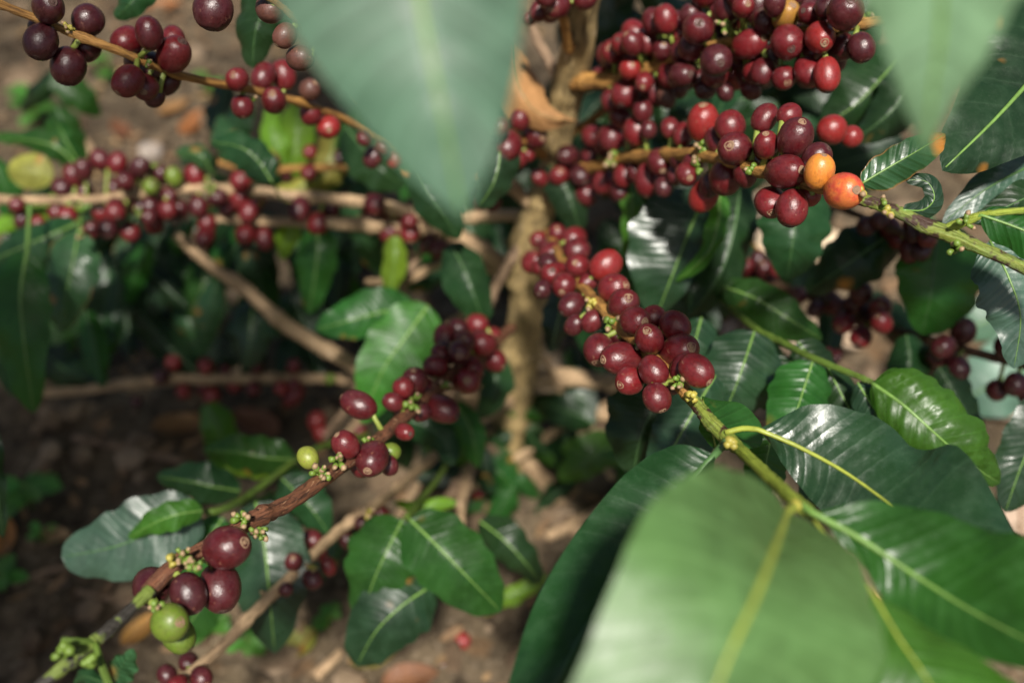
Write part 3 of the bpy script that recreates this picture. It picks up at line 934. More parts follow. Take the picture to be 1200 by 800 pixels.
# the long fruiting branch sweeping to the lower corner
p = [(600, 385, .72, 6), (560, 415, .64, 7), (530, 438, .60, 7), (505, 460, .57, 7.5), (470, 490, .535, 7.5), (425, 530, .50, 8), (385, 556, .475, 8.5), (335, 592, .445, 9.5), (296, 610, .425, 9.5), (245, 638, .41, 9), (205, 662, .40, 9.5), (172, 692, .39, 10)]
b5 = branch('reddish brown branch in focus sweeping down to green tip, two green cherries hanging below it', p, 'redbrown', nodes=.038, seed=9, n=120, seg=16)
cherries(b5, p, [(537, 385, 11, DK), (559, 380, 12), (522, 398, 14), (538, 412, 13, {'z': -1, 'scar': (.1, .3)}), (565, 403, 15, {'z': -1}), (577, 395, 11), (579, 422, 13), (552, 432, 14, {'z': -1}), (548, 446, 15, {'z': -1}),
                 (510, 429, 13), (486, 447, 15, {'z': -1}), (473, 454, 12, {'z': 1}), (461, 471, 11), (493, 483, 11, {'z': 1}), (518, 479, 16, {'asp': 1.15, 'z': -1}), (474, 506, 10), (420, 474, 16, {'z': -1, 'asp': 1.15}),
                 (405, 521, 15), (436, 537, 19, {'z': -1, 'scar': (-.1, .5)}), (425, 545, 14, {'z': 1}), (456, 545, 10, {'z': 1}), (516, 415, 10, {'z': 1}), *fill(545, 415, 38, 34, -.4, 11, 11.5, 51), *fill(490, 462, 26, 18, -.7, 4, 12, 52), (543, 398, 10, {'z': 1}),
                 (361, 536, 12, {'m': 'yellowgreen', 'label': 'small unripe yellow green cherry above the branch'}), (459, 529, 10, {'m': 'green'}),
                 (266, 641, 24, {'z': -1, 'asp': 1.12, 'scar': (.86, -.3), 'm': 'red'}), (258, 688, 23, {'z': -1, 'scar': (.25, .86), 'label': 'glossy crimson cherry with a small orange blush near its stalk'}),
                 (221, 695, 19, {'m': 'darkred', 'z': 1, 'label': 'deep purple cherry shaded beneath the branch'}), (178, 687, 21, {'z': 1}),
                 (199, 729, 21, {'m': 'green', 'scar': (.75, -.2), 'z': -1, 'label': 'bright green unripe cherry, upper one of the pair'}), (209, 743, 18, {'m': 'green', 'z': 1, 'label': 'green unripe cherry half hidden below its twin'})], 5)
for q in ((285, 607, .42, 9, 17), (303, 622, .42, 9, 16), (375, 556, .47, 12, 18), (215, 652, .395, 10, 19), (228, 662, .39, 8, 16), (183, 712, .385, 9, 14), (395, 540, .48, 8, 14), (430, 520, .50, 8, 16), (485, 472, .54, 9, 16), (525, 452, .58, 6, 12)):
    buds(b5, q[0], q[1], q[2], q[3], q[4], seed=int(q[0] + q[1]), r=3.0)
buds(b5, 200, 655, .39, 3, 12, seed=77, mat='bud_yellow', r=5, tip=False)
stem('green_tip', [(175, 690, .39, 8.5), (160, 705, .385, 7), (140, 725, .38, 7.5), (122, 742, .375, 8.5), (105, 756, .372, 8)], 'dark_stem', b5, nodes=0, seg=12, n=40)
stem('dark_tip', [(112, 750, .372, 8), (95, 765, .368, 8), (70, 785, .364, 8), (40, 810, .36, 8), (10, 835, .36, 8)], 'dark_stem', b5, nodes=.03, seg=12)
stem('side_shoot', [(112, 752, .371, 4), (90, 752, .366, 5), (72, 750, .364, 4)], 'shoot_stem', b5, nodes=0, n=14)
stem('side_shoot', [(112, 754, .370, 4), (118, 775, .366, 4.5), (128, 800, .362, 4.5), (135, 815, .36, 4)], 'shoot_stem', b5, nodes=0, n=14)
buds(b5, 75, 765, .362, 9, 14, seed=31, r=4, tip=False)
buds(b5, 106, 775, .362, 7, 12, seed=32, r=4, tip=False)
leaf(b5, [(128, 800, .364), (137, 788, .368), (146, 775, .374), (157, 760, .38)], 14, 20, .004, .006, 'spotty', rib='rib_dark', wave=1.6)
leaf(b5, [(125, 802, .362), (110, 795, .364), (98, 792, .366), (86, 800, .37)], 12, 10, .004, .006, 'dark', rib='rib_dark')

# tan diagonal branch low in the frame
p = [(597, 470, .88, 7), (545, 505, .80, 7), (480, 558, .72, 6.2), (430, 597, .68, 6.4), (398, 620, .66, 6.5), (354, 663, .63, 6.8), (304, 712, .60, 7), (256, 760, .575, 7.4), (205, 805, .555, 7.8), (170, 840, .545, 9)]
b6 = branch('smooth pale tan branch running diagonally low over the soil with sparse small cherries', p, 'tan', nodes=.05, seed=12)
cherries(b6, p, [(348, 636, 10), (366, 631, 11), (344, 658, 10), (366, 678, 11), (385, 663, 9), (339, 678, 10), (374, 648, 9, {'z': 1}), (447, 601, 9), (424, 613, 9), (407, 633, 9, DK), (335, 690, 8),
                 (221, 775, 11, DK), (196, 790, 11), (236, 793, 12), (208, 800, 10), (436, 620, 8, BR)], 6)
for q in ((366, 662), (312, 700), (430, 600), (250, 765)):
    buds(b6, q[0], q[1], .62, 6, 12, seed=int(q[0]), r=2.4, mat='bud_yellow')

# reddish twig near the bottom edge
p = [(598, 560, .93, 6), (560, 640, .88, 5.5), (527, 720, .83, 5), (524, 830, .80, 5)]
b16 = branch('thin reddish twig running down to the bottom edge past the shoot, with tiny red cherries', p, 'redbrown', seed=40)
cherries(b16, p, [(564, 579, 9, BR), (547, 729, 9, BR), (540, 749, 10, BR), (511, 797, 10), (540, 793, 10), (552, 742, 8, DK), (520, 780, 8, DK), (505, 780, 8), (575, 590, 7)], 41)

# the sharp branch in the middle of the picture
p = [(640, 270, .70, 5), (660, 305, .60, 6), (690, 345, .535, 7), (715, 372, .50, 7.5), (745, 402, .475, 8), (775, 428, .455, 8), (793, 445, .445, 8.5), (806, 462, .44, 8)]
b7 = branch('sharp branch with a tight bunch of dusty crimson cherries before broad leaves', p, 'ochre', nodes=.03, seed=14, n=70, seg=14)
cherries(b7, p, [(631, 281, 10), (653, 274, 11), (673, 279, 13), (624, 307, 13), (645, 300, 15), (676, 294, 14), (677, 312, 14, {'z': -1}), (646, 322, 14), (636, 339, 11, {'z': 1}), (661, 334, 14, {'z': -1}), (640, 288, 10, {'z': 1}), (655, 318, 11, {'z': 1}), *fill(655, 305, 38, 28, .6, 10, 11.5, 71), *fill(770, 415, 40, 28, .6, 5, 14, 72),
                 (710, 311, 17, {'m': 'bright_red', 'z': -1}), (719, 338, 16), (731, 356, 17), (670, 357, 14, {'z': -1}), (673, 381, 11), (694, 376, 12, {'z': 1}), (690, 330, 10, {'z': 1}),
                 (744, 376, 16, {'scar': (.5, .05), 'z': -1}), (766, 373, 14, {'z': 1}), (761, 397, 16.5, {'scar': (-.25, -.45), 'z': -1, 'd': .455, 'm': 'red'}), (791, 382, 17, {'scar': (.6, .7)}),
                 (702, 410, 18.5, {'scar': (-.2, .8)}), (728, 420, 19, {'scar': (-.88, .05), 'z': -1, 'asp': 1.12}), (738, 446, 16.5, {'scar': (-.72, .25)}), (766, 435, 16.5, {'scar': (.45, .78), 'z': -1}),
                 (770, 466, 16.5, {'m': 'red', 'scar': (.3, .85)}), (796, 412, 20, {'scar': (.35, -.2), 'z': -1, 'asp': 1.1, 'd': .452}), (786, 449, 12, {'z': 1}), (816, 434, 18, {'scar': (.6, .62)}), (724, 393, 11, {'m': 'darkred', 'z': 1}), (751, 418, 11, {'m': 'darkred', 'z': 1})], 7)
buds(b7, 692, 350, .52, 7, 22, seed=1, mat='bud_yellow', r=3.2)
buds(b7, 717, 378, .495, 6, 15, seed=2, r=3.2)
buds(b7, 745, 405, .47, 4, 10, seed=3, r=3)
buds(b7, 797, 447, .437, 12, 15, seed=4, r=3.2)
buds(b7, 812, 465, .432, 9, 13, seed=5, mat='bud_yellow', r=2.8, tip=False)
stem('green_tip', [(804, 459, .44, 8), (818, 474, .436, 8), (832, 492, .43, 9), (848, 508, .425, 9.5), (862, 522, .415, 8.5)], 'green_stem', b7, nodes=0, seg=14, n=50)
stem('green_tip', [(858, 518, .416, 7.5), (885, 543, .39, 7.2), (912, 568, .365, 7.6), (935, 588, .345, 9), (950, 598, .34, 8)], 'fresh_stem', b7, nodes=0, seg=12, n=40)
buds(b7, 858, 522, .405, 7, 10, seed=6, mat='bud_yellow', r=4, tip=False)
buds(b7, 932, 590, .335, 5, 9, seed=7, mat='bud_yellow', r=4.5, tip=False)
# leaf curled under the node
leaf(b7, [(840, 528, .432), (835, 508, .437), (829, 488, .445), (823, 464, .458)], mat='mid', rib='rib_yellow', bulge=.1,
     rails=([(840, 528, .432), (826, 515, .440), (819, 490, .45), (823, 464, .458)], [(840, 528, .432), (893, 520, .445), (876, 478, .462), (823, 464, .458)]), pet=[(852, 520, .42)], ripple=.5, ribw=1.3)
# broad dark leaf beyond the stalk
leaf(b7, [(888, 503, .415), (935, 523, .41), (990, 553, .40), (1045, 592, .385), (1110, 640, .365), (1240, 715, .33)], mat='grey', rib='rib_yellow', ripple=.9, bulge=.10,
     rails=([(888, 503, .415), (945, 478, .415), (1020, 484, .408), (1072, 520, .40), (1140, 545, .385), (1240, 720, .335)], [(888, 503, .415), (916, 540, .413), (948, 582, .405), (985, 618, .395), (1060, 690, .37), (1240, 740, .335)]),
     pet=[(850, 507, .42), (870, 502, .418)], ribw=.72)
# long dark leaf running out of the bottom
leaf(b7, [(838, 532, .405), (795, 580, .398), (735, 660, .384), (680, 745, .36), (630, 850, .32)], mat='dark', rib='rib_dark', ripple=.9, bulge=.14, wave=.6,
     rails=([(838, 532, .405), (830, 600, .36), (800, 690, .33), (750, 780, .31), (640, 880, .31)], [(838, 532, .405), (775, 524, .408), (700, 592, .394), (625, 710, .365), (572, 880, .32)]), pet=[(852, 516, .415)])
# big pale blurred leaf
leaf(b7, [(922, 600, .32), (908, 640, .265), (885, 700, .237), (845, 790, .226), (800, 930, .22)], mat='pale', rib='rib_yellow', ripple=.8, bulge=.18, wave=.4, ribw=.95,
     rails=([(922, 600, .32), (998, 640, .292), (1024, 720, .262), (1016, 820, .248), (800, 930, .22)], [(922, 600, .32), (884, 560, .29), (822, 548, .262), (756, 598, .24), (708, 705, .229), (662, 815, .225), (560, 960, .222)]), pet=[(935, 590, .335)])
# leaf leaving at the lower edge beside it
leaf(b7, [(952, 600, .335), (1010, 632, .328), (1085, 682, .318), (1165, 730, .30), (1290, 790, .27)], mat='mid', rib='rib', ripple=.9, bulge=.2, ribw=1.1,
     rails=([(952, 600, .335), (1050, 590, .335), (1140, 612, .325), (1225, 655, .31), (1290, 790, .28)], [(952, 600, .335), (1005, 650, .330), (1045, 712, .320), (1130, 765, .305), (1290, 800, .27)]), pet=[(938, 590, .34)])
leaf(b7, [(1020, 690, .30), (1052, 745, .29), (1092, 805, .28), (1140, 900, .27)], mat='bright', rib='rib_yellow', ripple=.8,
     rails=([(1020, 690, .30), (1105, 748, .295), (1195, 806, .285), (1140, 900, .27)], [(1020, 690, .30), (1020, 780, .285), (1030, 850, .28), (1140, 900, .27)]), pet=[(950, 605, .34)])

# the branch with yellow and orange fruit
p = [(665, 205, .71, 7), (700, 194, .67, 7.5), (740, 184, .62, 7.5), (800, 181, .55, 7.5), (850, 189, .505, 7.5), (893, 200, .475, 8), (935, 212, .455, 8.5), (975, 225, .445, 8), (1003, 232, .44, 8)]
b8 = branch('ochre branch with one yellow and one orange red cherry before its mottled green end', p, 'ochre', nodes=.04, seed=16, n=90, seg=14)
cherries(b8, p, [(824, 144, 18, {'m': 'bright_red', 'z': -1, 'scar': (-.1, -.8)}), (856, 148, 17), (861, 174, 19, {'z': -1}), (850, 209, 18), (825, 229, 17, {'m': 'bright_red'}), (804, 204, 13), (896, 138, 14), (925, 135, 13), (898, 170, 14, {'z': 1}), (905, 185, 12, {'m': 'darkred', 'z': 1}),
                 (932, 162, 20, {'z': -1, 'scar': (.1, -.6)}), (957, 184, 16, {'m': 'darkred', 'z': 1}), (960, 201, 17, {'m': 'yellowc', 'scar': (.05, -.8), 'z': -1, 'asp': 1.05, 'label': 'ripening yellow orange cherry squeezed between crimson ones'}),
                 (921, 201, 20, {'scar': (.42, .1), 'z': -1, 'asp': 1.1, 'm': 'red', 'd': .45}), (989, 224, 21, {'m': 'orangec', 'scar': (.25, .1), 'z': -1, 'label': 'large orange red cherry at the end of the row'}),
                 (903, 237, 17, {'scar': (-.1, .7)}), (928, 244, 18), (947, 228, 14, {'z': 1, 'm': 'bright_red'}), (975, 152, 16, {'m': 'bright_red', 'd': .53}), (998, 160, 12, {'m': 'bright_red', 'd': .54}),
                 (716, 162, 15, {'z': -1}), (746, 154, 15), (694, 160, 11), (692, 182, 11), (665, 182, 12), (633, 209, 9), (655, 206, 11), (650, 229, 10), (680, 206, 12), (687, 229, 12), (707, 213, 12), (727, 224, 11),
                 (731, 206, 12), (759, 211, 15), (773, 190, 14, {'z': -1, 'scar': (.1, .7)}), (778, 219, 11, DK), (793, 203, 12), (727, 138, 12), (753, 130, 12), (760, 152, 10, {'z': 1}), (705, 172, 10, {'z': 1}), *fill(715, 195, 85, 32, 0, 16, 11, 81), *fill(850, 180, 55, 42, 0, 7, 14, 82), (642, 218, 9), (740, 168, 10, {'z': 1}), (785, 150, 11), (800, 158, 12, {'z': 1})], 8)
for q in ((718, 186, .64, 8, 14), (820, 172, .53, 9, 17), (815, 195, .53, 7, 14), (880, 196, .47, 4, 10)):
    buds(b8, q[0], q[1], q[2], q[3], q[4], seed=int(q[0]), r=2.9)
stem('green_tip', [(1000, 231, .44, 8), (1030, 240, .436, 7), (1060, 252, .432, 7.5), (1090, 266, .43, 9.5), (1115, 274, .428, 9.5), (1150, 291, .425, 7.5), (1180, 305, .423, 7.5), (1230, 330, .42, 7.5)], 'green_stem', b8, nodes=0, seg=14, n=70)
stem('side_shoot', [(1108, 270, .428, 6), (1132, 258, .424, 6), (1160, 249, .42, 4.5), (1215, 245, .415, 4)], 'fresh_stem', b8, nodes=0, n=24)
for q in ((1035, 241, 6, 12, 'bud'), (1042, 248, 4, 9, 'bud_yellow'), (1130, 262, 5, 14, 'bud'), (1118, 290, 5, 13, 'bud'), (1012, 226, 3, 8, 'bud_yellow')):
    buds(b8, q[0], q[1], .424, q[2], q[3], seed=int(q[0]), mat=q[4], r=3.2)
leaf(b8, [(1010, 215, .43), (1040, 197, .428), (1075, 177, .428), (1108, 157, .436)], 20, 24, .004, .008, 'rusty', rib='rib', ripple=.6, pet=[(1008, 226, .435)], ab=(.55, .7))
leaf(b8, [(1058, 246, .43), (1082, 246, .432), (1095, 232, .434), (1086, 213, .436), (1061, 211, .438)], 12, 12, .002, .004, 'grey', rib='rib', ripple=.4, wave=.4, ab=(.35, .5))
leaf(b8, [(1150, 252, .42), (1195, 268, .415), (1245, 290, .41), (1310, 320, .40)], 24, 30, .006, .01, 'mid', rib='rib', pet=[(1140, 256, .423)])

# thick cluster at the top
p = [(668, 98, .65, 9), (728, 92, .61, 8), (790, 68, .575, 7), (854, 49, .55, 6.5), (900, 42, .53, 6.5), (950, 38, .515, 6.5), (1003, 30, .50, 6.5), (1060, 20, .49, 6)]
b9 = branch('branch crowded with wine red cherries along the top edge, one bright scarlet among them', p, 'ochre', nodes=.04, seed=18)
cherries(b9, p, [(717, 61, 13), (721, 73, 12, BR), (738, 81, 12, {'m': 'bright_red', 'scar': (.1, -.1)}), (741, 51, 13), (773, 44, 17, {'scar': (-.6, -.1)}), (773, 29, 14, {'z': 1}), (765, 74, 13), (786, 88, 15, {'scar': (0, .7)}), (793, 27, 13), (798, 61, 14), (732, 110, 16), (716, 118, 12), (761, 110, 11), (781, 113, 11, {'m': 'dry'}),
                 (810, 20, 14), (818, 34, 18, {'z': -1}), (810, 56, 15), (844, 13, 14), (839, 71, 18, {'scar': (.1, .4), 'z': -1}), (861, 89, 16, {'m': 'bright_red'}), (820, 93, 11), (827, 105, 12, DK), (878, 52, 16, {'scar': (.6, -.1), 'z': -1}), (888, 10, 16), (896, 25, 13, DK), (921, 18, 15, {'m': 'olive', 'label': 'dull olive yellow cherry in the crowded cluster'}),
                 (947, 9, 18, DK), (923, 49, 19, {'z': -1}), (894, 83, 19, {'m': 'darkred'}), (961, 44, 17, {'m': 'bright_red', 'z': -1, 'scar': (0, .55), 'label': 'bright scarlet cherry facing outward, brightest of the top cluster'}), (947, 81, 17), (969, 88, 15, BR), (987, 56, 16, {'m': 'darkred', 'scar': (.0, .1)}), (1009, 56, 16, DK), (991, 13, 20, DK),
                 *fill(870, 50, 145, 48, -.06, 34, 14, 91), *fill(750, 85, 50, 42, 0, 12, 12, 92), (860, 32, 12, {'z': 1}), (838, 42, 12, {'z': 1}), (905, 66, 12, {'z': 1, 'm': 'darkred'}), (880, 105, 11), (850, 108, 10, DK), (795, 105, 10), (970, 8, 14, DK), (928, -8, 15, DK), (865, -6, 14), (825, -8, 15), (755, 96, 11), (748, 122, 11), (770, 60, 12, {'z': 1})], 9)
for q in ((848, 30), (888, 40), (1012, 16)):
    buds(b9, q[0], q[1], .535, 6, 14, seed=int(q[0]), r=3)

# clusters hugging the trunk
p = [(668, 60, .62, 6), (660, 25, .59, 6), (652, -5, .57, 6), (645, -40, .55, 6)]
b10 = branch('short spur above the trunk top carrying a few red cherries cut by the picture edge', p, 'ochre', seed=20)
cherries(b10, p, [(653, 7, 15, {'z': -1}), (685, -2, 13), (632, 13, 11), (640, -3, 12), (668, -6, 13), (620, 22, 8), (645, 18, 9, {'z': 1})], 10)
p = [(648, 190, .715, 6), (622, 172, .67, 6), (598, 162, .635, 5.5), (575, 150, .60, 5)]
b11 = branch('short spur beside the trunk with a rounded bunch of red cherries under the dry sheath', p, 'ochre', seed=21)
cherries(b11, p, [(609, 140, 12), (626, 159, 14, {'z': -1}), (595, 171, 17, {'z': -1}), (584, 148, 11), (584, 175, 12, {'z': 1}), (606, 187, 11), (619, 181, 8), (590, 158, 9, {'z': 1}), (577, 238, 10, {'d': .70}), (563, 236, 9, {'d': .71}), (590, 217, 8, {'d': .72})], 11)

# green shoot in the right of the picture
p = [(820, 320, .70, 3.5), (846, 350, .64, 4), (886, 384, .58, 4.2), (915, 400, .56, 4.2), (945, 416, .54, 4.2), (1003, 440, .52, 3.8), (1022, 448, .515, 3.4)]
b12 = branch('fruitless green shoot behind the sharp cherries, ending in a ribbed glossy leaf', p, 'shoot_stem', nodes=0, seed=22, name='leafy_shoot')
b12['group'] = 'leafy shoots of the coffee tree'; b12['category'] = 'shoot'
leaf(b12, [(848, 336, .62), (886, 350, .61), (925, 374, .605), (964, 398, .61)], 24, 32, .012, .012, 'mid', ripple=1.2)
leaf(b12, [(884, 388, .56), (872, 425, .55), (860, 458, .55), (840, 505, .56)], 48, 46, .012, .016, 'grey')
leaf(b12, [(952, 424, .53), (942, 455, .525), (930, 490, .52), (905, 540, .53)], 34, 40, .01, .016, 'mid')
leaf(b12, [(970, 430, .54), (985, 460, .535), (1000, 490, .535), (1015, 540, .54)], 22, 24, .01, .01, 'dark')
leaf(b12, [(1005, 448, .52), (1020, 472, .515), (1040, 500, .51), (1070, 545, .52)], 22, 22, .01, .01, 'grey')
leaf(b12, [(1022, 449, .51), (1058, 474, .50), (1095, 507, .495), (1135, 542, .50), (1172, 566, .515)], 50, 34, .012, .012, 'bright', ripple=3.2, bulge=.5)
leaf(b12, [(905, 505, .50), (900, 530, .495), (895, 555, .495), (885, 590, .50)], 28, 28, .01, .01, 'mid')
leaf(b12, [(935, 400, .57), (950, 420, .565), (962, 440, .565), (972, 470, .57)], 24, 26, .01, .01, 'dull')
leaf(b12, [(930, 420, .56), (915, 440, .555), (905, 455, .555), (893, 480, .56)], 20, 22, .01, .01, 'dark')
leaf(b12, [(990, 500, .51), (975, 530, .505), (960, 560, .505), (940, 600, .51)], 30, 28, .01, .01, 'dark')

# brown fruiting branch at the far side
p = [(820, 345, .80, 5), (870, 328, .77, 5), (930, 340, .73, 5), (990, 360, .70, 5), (1045, 385, .67, 5.5), (1110, 403, .65, 5.5), (1160, 418, .64, 5.5), (1250, 440, .63, 5.5)]
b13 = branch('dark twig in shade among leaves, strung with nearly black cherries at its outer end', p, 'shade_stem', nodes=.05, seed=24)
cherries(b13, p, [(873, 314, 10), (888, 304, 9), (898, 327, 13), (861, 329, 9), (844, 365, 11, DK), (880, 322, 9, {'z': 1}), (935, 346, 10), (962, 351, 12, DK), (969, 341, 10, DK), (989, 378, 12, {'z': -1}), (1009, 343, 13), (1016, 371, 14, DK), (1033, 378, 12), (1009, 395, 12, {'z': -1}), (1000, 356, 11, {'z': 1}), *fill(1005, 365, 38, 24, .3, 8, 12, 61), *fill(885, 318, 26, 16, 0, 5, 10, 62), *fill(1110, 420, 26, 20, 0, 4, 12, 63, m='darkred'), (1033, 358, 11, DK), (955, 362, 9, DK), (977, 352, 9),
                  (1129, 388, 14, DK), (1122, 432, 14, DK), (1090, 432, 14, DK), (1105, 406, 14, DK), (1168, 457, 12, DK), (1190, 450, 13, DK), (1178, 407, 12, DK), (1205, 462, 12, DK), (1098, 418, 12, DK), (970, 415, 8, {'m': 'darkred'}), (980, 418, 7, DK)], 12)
p = [(960, 235, .66, 4), (1010, 255, .63, 4), (1050, 270, .61, 4), (1095, 290, .60, 4)]
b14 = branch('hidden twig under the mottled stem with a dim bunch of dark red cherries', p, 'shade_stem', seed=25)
cherries(b14, p, [(1016, 264, 11), (1043, 267, 12), (1055, 280, 13), (1067, 294, 12), (1080, 293, 11, DK), (1087, 280, 11), (1030, 258, 10, DK), (1072, 275, 10, DK), (1068, 262, 10)], 13)
for k, (mid, wl, wr, dl, dr, mt) in enumerate([
        ([(1102, 258, .63), (1095, 305, .62), (1090, 350, .62), (1080, 392, .635)], 64, 44, .03, .012, 'mid'),
        ([(1055, 265, .64), (1020, 290, .63), (985, 315, .63), (945, 342, .645)], 34, 36, .02, .02, 'dull'),
        ([(932, 215, .60), (932, 255, .59), (928, 290, .59), (922, 328, .605)], 42, 42, .02, .02, 'dark'),
        ([(1062, 392, .64), (1066, 420, .635), (1062, 450, .635), (1048, 480, .645)], 26, 26, .02, .02, 'dark'),
        ([(1100, 430, .62), (1115, 455, .615), (1130, 480, .615), (1150, 515, .62)], 22, 22, .01, .01, 'dark')]):
    leaf(b13 if k != 2 else b14, mid, wl, wr, dl, dr, mt, rib='rib_dark', seed=k + 400)

# ------------------------------------------------------------------ leafy shoots low on the tree
p = [(430, 510, .80, 4), (385, 520, .74, 4), (345, 540, .69, 4), (300, 575, .65, 4.5), (262, 596, .61, 4.5), (240, 600, .60, 4)]
s1 = branch('low shoot over dark soil with a broad leaf coloured with silvery sky sheen under a small vivid one', p, 'shoot_stem', nodes=0, seed=30, name='leafy_shoot')
s1['group'] = 'leafy shoots of the coffee tree'; s1['category'] = 'shoot'
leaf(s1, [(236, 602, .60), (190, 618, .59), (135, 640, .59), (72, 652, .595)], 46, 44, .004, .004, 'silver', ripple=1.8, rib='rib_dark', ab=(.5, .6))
leaf(s1, [(238, 598, .585), (210, 602, .575), (182, 612, .575), (150, 630, .585)], 17, 18, .006, .006, 'bright')
leaf(s1, [(282, 575, .68), (250, 570, .67), (218, 563, .67), (184, 558, .685)], 22, 26, .014, .014, 'dark')
leaf(s1, [(345, 538, .70), (312, 536, .69), (278, 530, .69), (238, 528, .70)], 22, 25, .012, .012, 'mid')
leaf(s1, [(340, 545, .71), (310, 548, .70), (285, 550, .70), (262, 548, .71)], 12, 14, .01, .01, 'lime')
leaf(s1, [(300, 588, .63), (310, 640, .62), (316, 700, .62), (322, 765, .635)], 50, 44, .014, .014, 'grey', ripple=1.2)
leaf(s1, [(262, 605, .62), (240, 640, .61), (222, 670, .61), (205, 700, .62)], 30, 28, .014, .014, 'mid')
leaf(s1, [(330, 560, .66), (350, 580, .655), (368, 600, .655), (385, 625, .66)], 28, 26, .014, .014, 'dark')
leaf(s1, [(245, 690, .64), (235, 710, .635), (222, 730, .635), (205, 755, .64)], 28, 28, .014, .014, 'mid')
p = [(545, 500, .83, 3.5), (520, 550, .74, 3.5), (490, 590, .66, 4), (476, 606, .63, 4)]
s2 = branch('leafy shoot low over the soil with a spread of clean mid green leaves', p, 'shoot_stem', nodes=0, seed=31, name='leafy_shoot')
s2['group'] = 'leafy shoots of the coffee tree'; s2['category'] = 'shoot'
leaf(s2, [(472, 608, .62), (456, 640, .61), (440, 675, .61), (422, 724, .62)], 40, 44, .006, .02, 'mid', ripple=1.7, ab=(.55, .75))
leaf(s2, [(480, 608, .61), (515, 642, .60), (550, 678, .60), (587, 716, .615)], 44, 46, .02, .01, 'mid', ripple=1.2, ab=(.55, .75))
leaf(s2, [(562, 610, .69), (588, 630, .68), (612, 655, .68), (634, 682, .695)], 24, 22, .012, .012, 'dark')
leaf(s2, [(505, 686, .62), (470, 710, .61), (440, 740, .61), (418, 780, .625)], 42, 44, .016, .014, 'dull', ripple=.9, ab=(.55, .75))
leaf(s2, [(640, 672, .76), (612, 692, .75), (585, 702, .75), (548, 708, .76)], 12, 12, .006, .006, 'lime')
leaf(s2, [(535, 588, .70), (510, 592, .69), (485, 594, .69), (460, 588, .70)], 8, 9, .006, .006, 'lime')

# ------------------------------------------------------------------ leaves whose stalks lie out of the picture
LG = 'leaves on stalks outside the picture'
def lone(label, *a, **k):
    o = leaf(None, *a, name='coffee_leaf', **k)
    return tag(o, label, 'leaf', LG)

lone('huge blurred pale green leaf hanging tip down across the top edge',
     [(440, -330, .21), (470, -160, .207), (492, 0, .205), (518, 130, .206), (542, 258, .212)], mat='bluepale', ripple=.7, bulge=.2, wave=.4, ribw=1.3,
     rails=([(440, -330, .21), (625, -170, .213), (616, 0, .212), (596, 130, .210), (542, 258, .212)], [(440, -330, .21), (270, -190, .212), (324, 0, .210), (430, 155, .209), (542, 258, .212)]))
lone('blurred pale leaf tip pointing down beside the crowded top cherry cluster',
     [(1100, -260, .185), (1104, -110, .195), (1102, 30, .205), (1092, 110, .212), (1084, 182, .22)], mat='mint', ripple=.7, bulge=.2, wave=.3, ribw=1.4,
     rails=([(1100, -260, .185), (1240, -120, .20), (1180, 20, .21), (1132, 105, .215), (1084, 182, .22)], [(1100, -260, .185), (970, -110, .195), (1022, 20, .205), (1052, 105, .212), (1084, 182, .22)]))
lone('big dark matte leaf with a fine pale midrib, its tip above the grey curled leaf',
     [(1340, -90, .50), (1250, 40, .48), (1180, 125, .46), (1104, 200, .45)], 74, 80, .02, .006, 'dull', rib='rib', ripple=1.0)
lone('narrow curled leaf coloured with silvery grey sky sheen behind the mottled green stem',
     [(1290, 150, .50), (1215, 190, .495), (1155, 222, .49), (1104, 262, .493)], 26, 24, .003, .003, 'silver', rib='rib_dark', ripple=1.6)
lone('dark green leaf below the silvery curled leaf, edge on to the stem node',
     [(1310, 190, .485), (1250, 212, .48), (1195, 235, .475), (1140, 262, .475)], 26, 24, .01, .01, 'dark', rib='rib_dark')
lone('crinkled leaf coloured with bluish grey sky sheen hanging below the mottled stem at the edge',
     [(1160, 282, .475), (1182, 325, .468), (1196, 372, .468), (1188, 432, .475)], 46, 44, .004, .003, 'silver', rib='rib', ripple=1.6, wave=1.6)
lone('grey green leaf at the edge beside the ribbed glossy leaf',
     [(1240, 455, .55), (1215, 505, .545), (1195, 550, .545), (1178, 600, .55)], 44, 36, .004, .003, 'grey', rib='rib')
lone('sunlit mint green leaf beyond the nearly black cherries',
     [(1270, 400, .80), (1215, 425, .79), (1160, 452, .79), (1105, 480, .80)], 46, 50, .01, .01, 'bluepale', rib='rib')
lone('sunlit pale leaf far behind the grey crinkled leaf',
     [(1250, 330, .85), (1210, 352, .84), (1165, 372, .84), (1120, 392, .85)], 34, 36, .01, .01, 'bluepale', rib='rib')
lone('dark leaf close to the edge of the frame beside the bare dark soil',
     [(-35, 460, .60), (-12, 520, .59), (-4, 570, .59), (4, 630, .60)], 14, 20, .01, .01, 'dark', rib='rib_dark')
lone('deep green leaf with forked pale rib behind the scarlet cherry cluster',
     [(1062, 60, .62), (1030, 95, .61), (1000, 125, .61), (960, 150, .62)], 40, 44, .02, .02, 'dark', rib='rib')
lone('shaded leaf between the cherry cluster and the blurred pale leaf tip',
     [(1090, 60, .60), (1068, 100, .59), (1040, 135, .59), (1000, 165, .60)], 34, 30, .02, .02, 'dull', rib='rib_dark')

# dry sheath caught on the trunk
o = leaf(None, [(598, 50, .64), (602, 85, .63), (613, 112, .625), (635, 135, .63), (677, 142, .64)], mat='sheath', rib='rib_dark', name='dry_leaf', dry=.012, wave=.5, bulge=.2, ribw=.5,
         rails=([(598, 50, .64), (614, 66, .645), (634, 103, .64), (650, 128, .635), (677, 142, .64)], [(598, 50, .64), (576, 100, .645), (594, 136, .64), (636, 154, .64), (677, 142, .64)]))
tag(o, 'curled dry orange brown leaf lodged against the trunk', 'dry leaf')

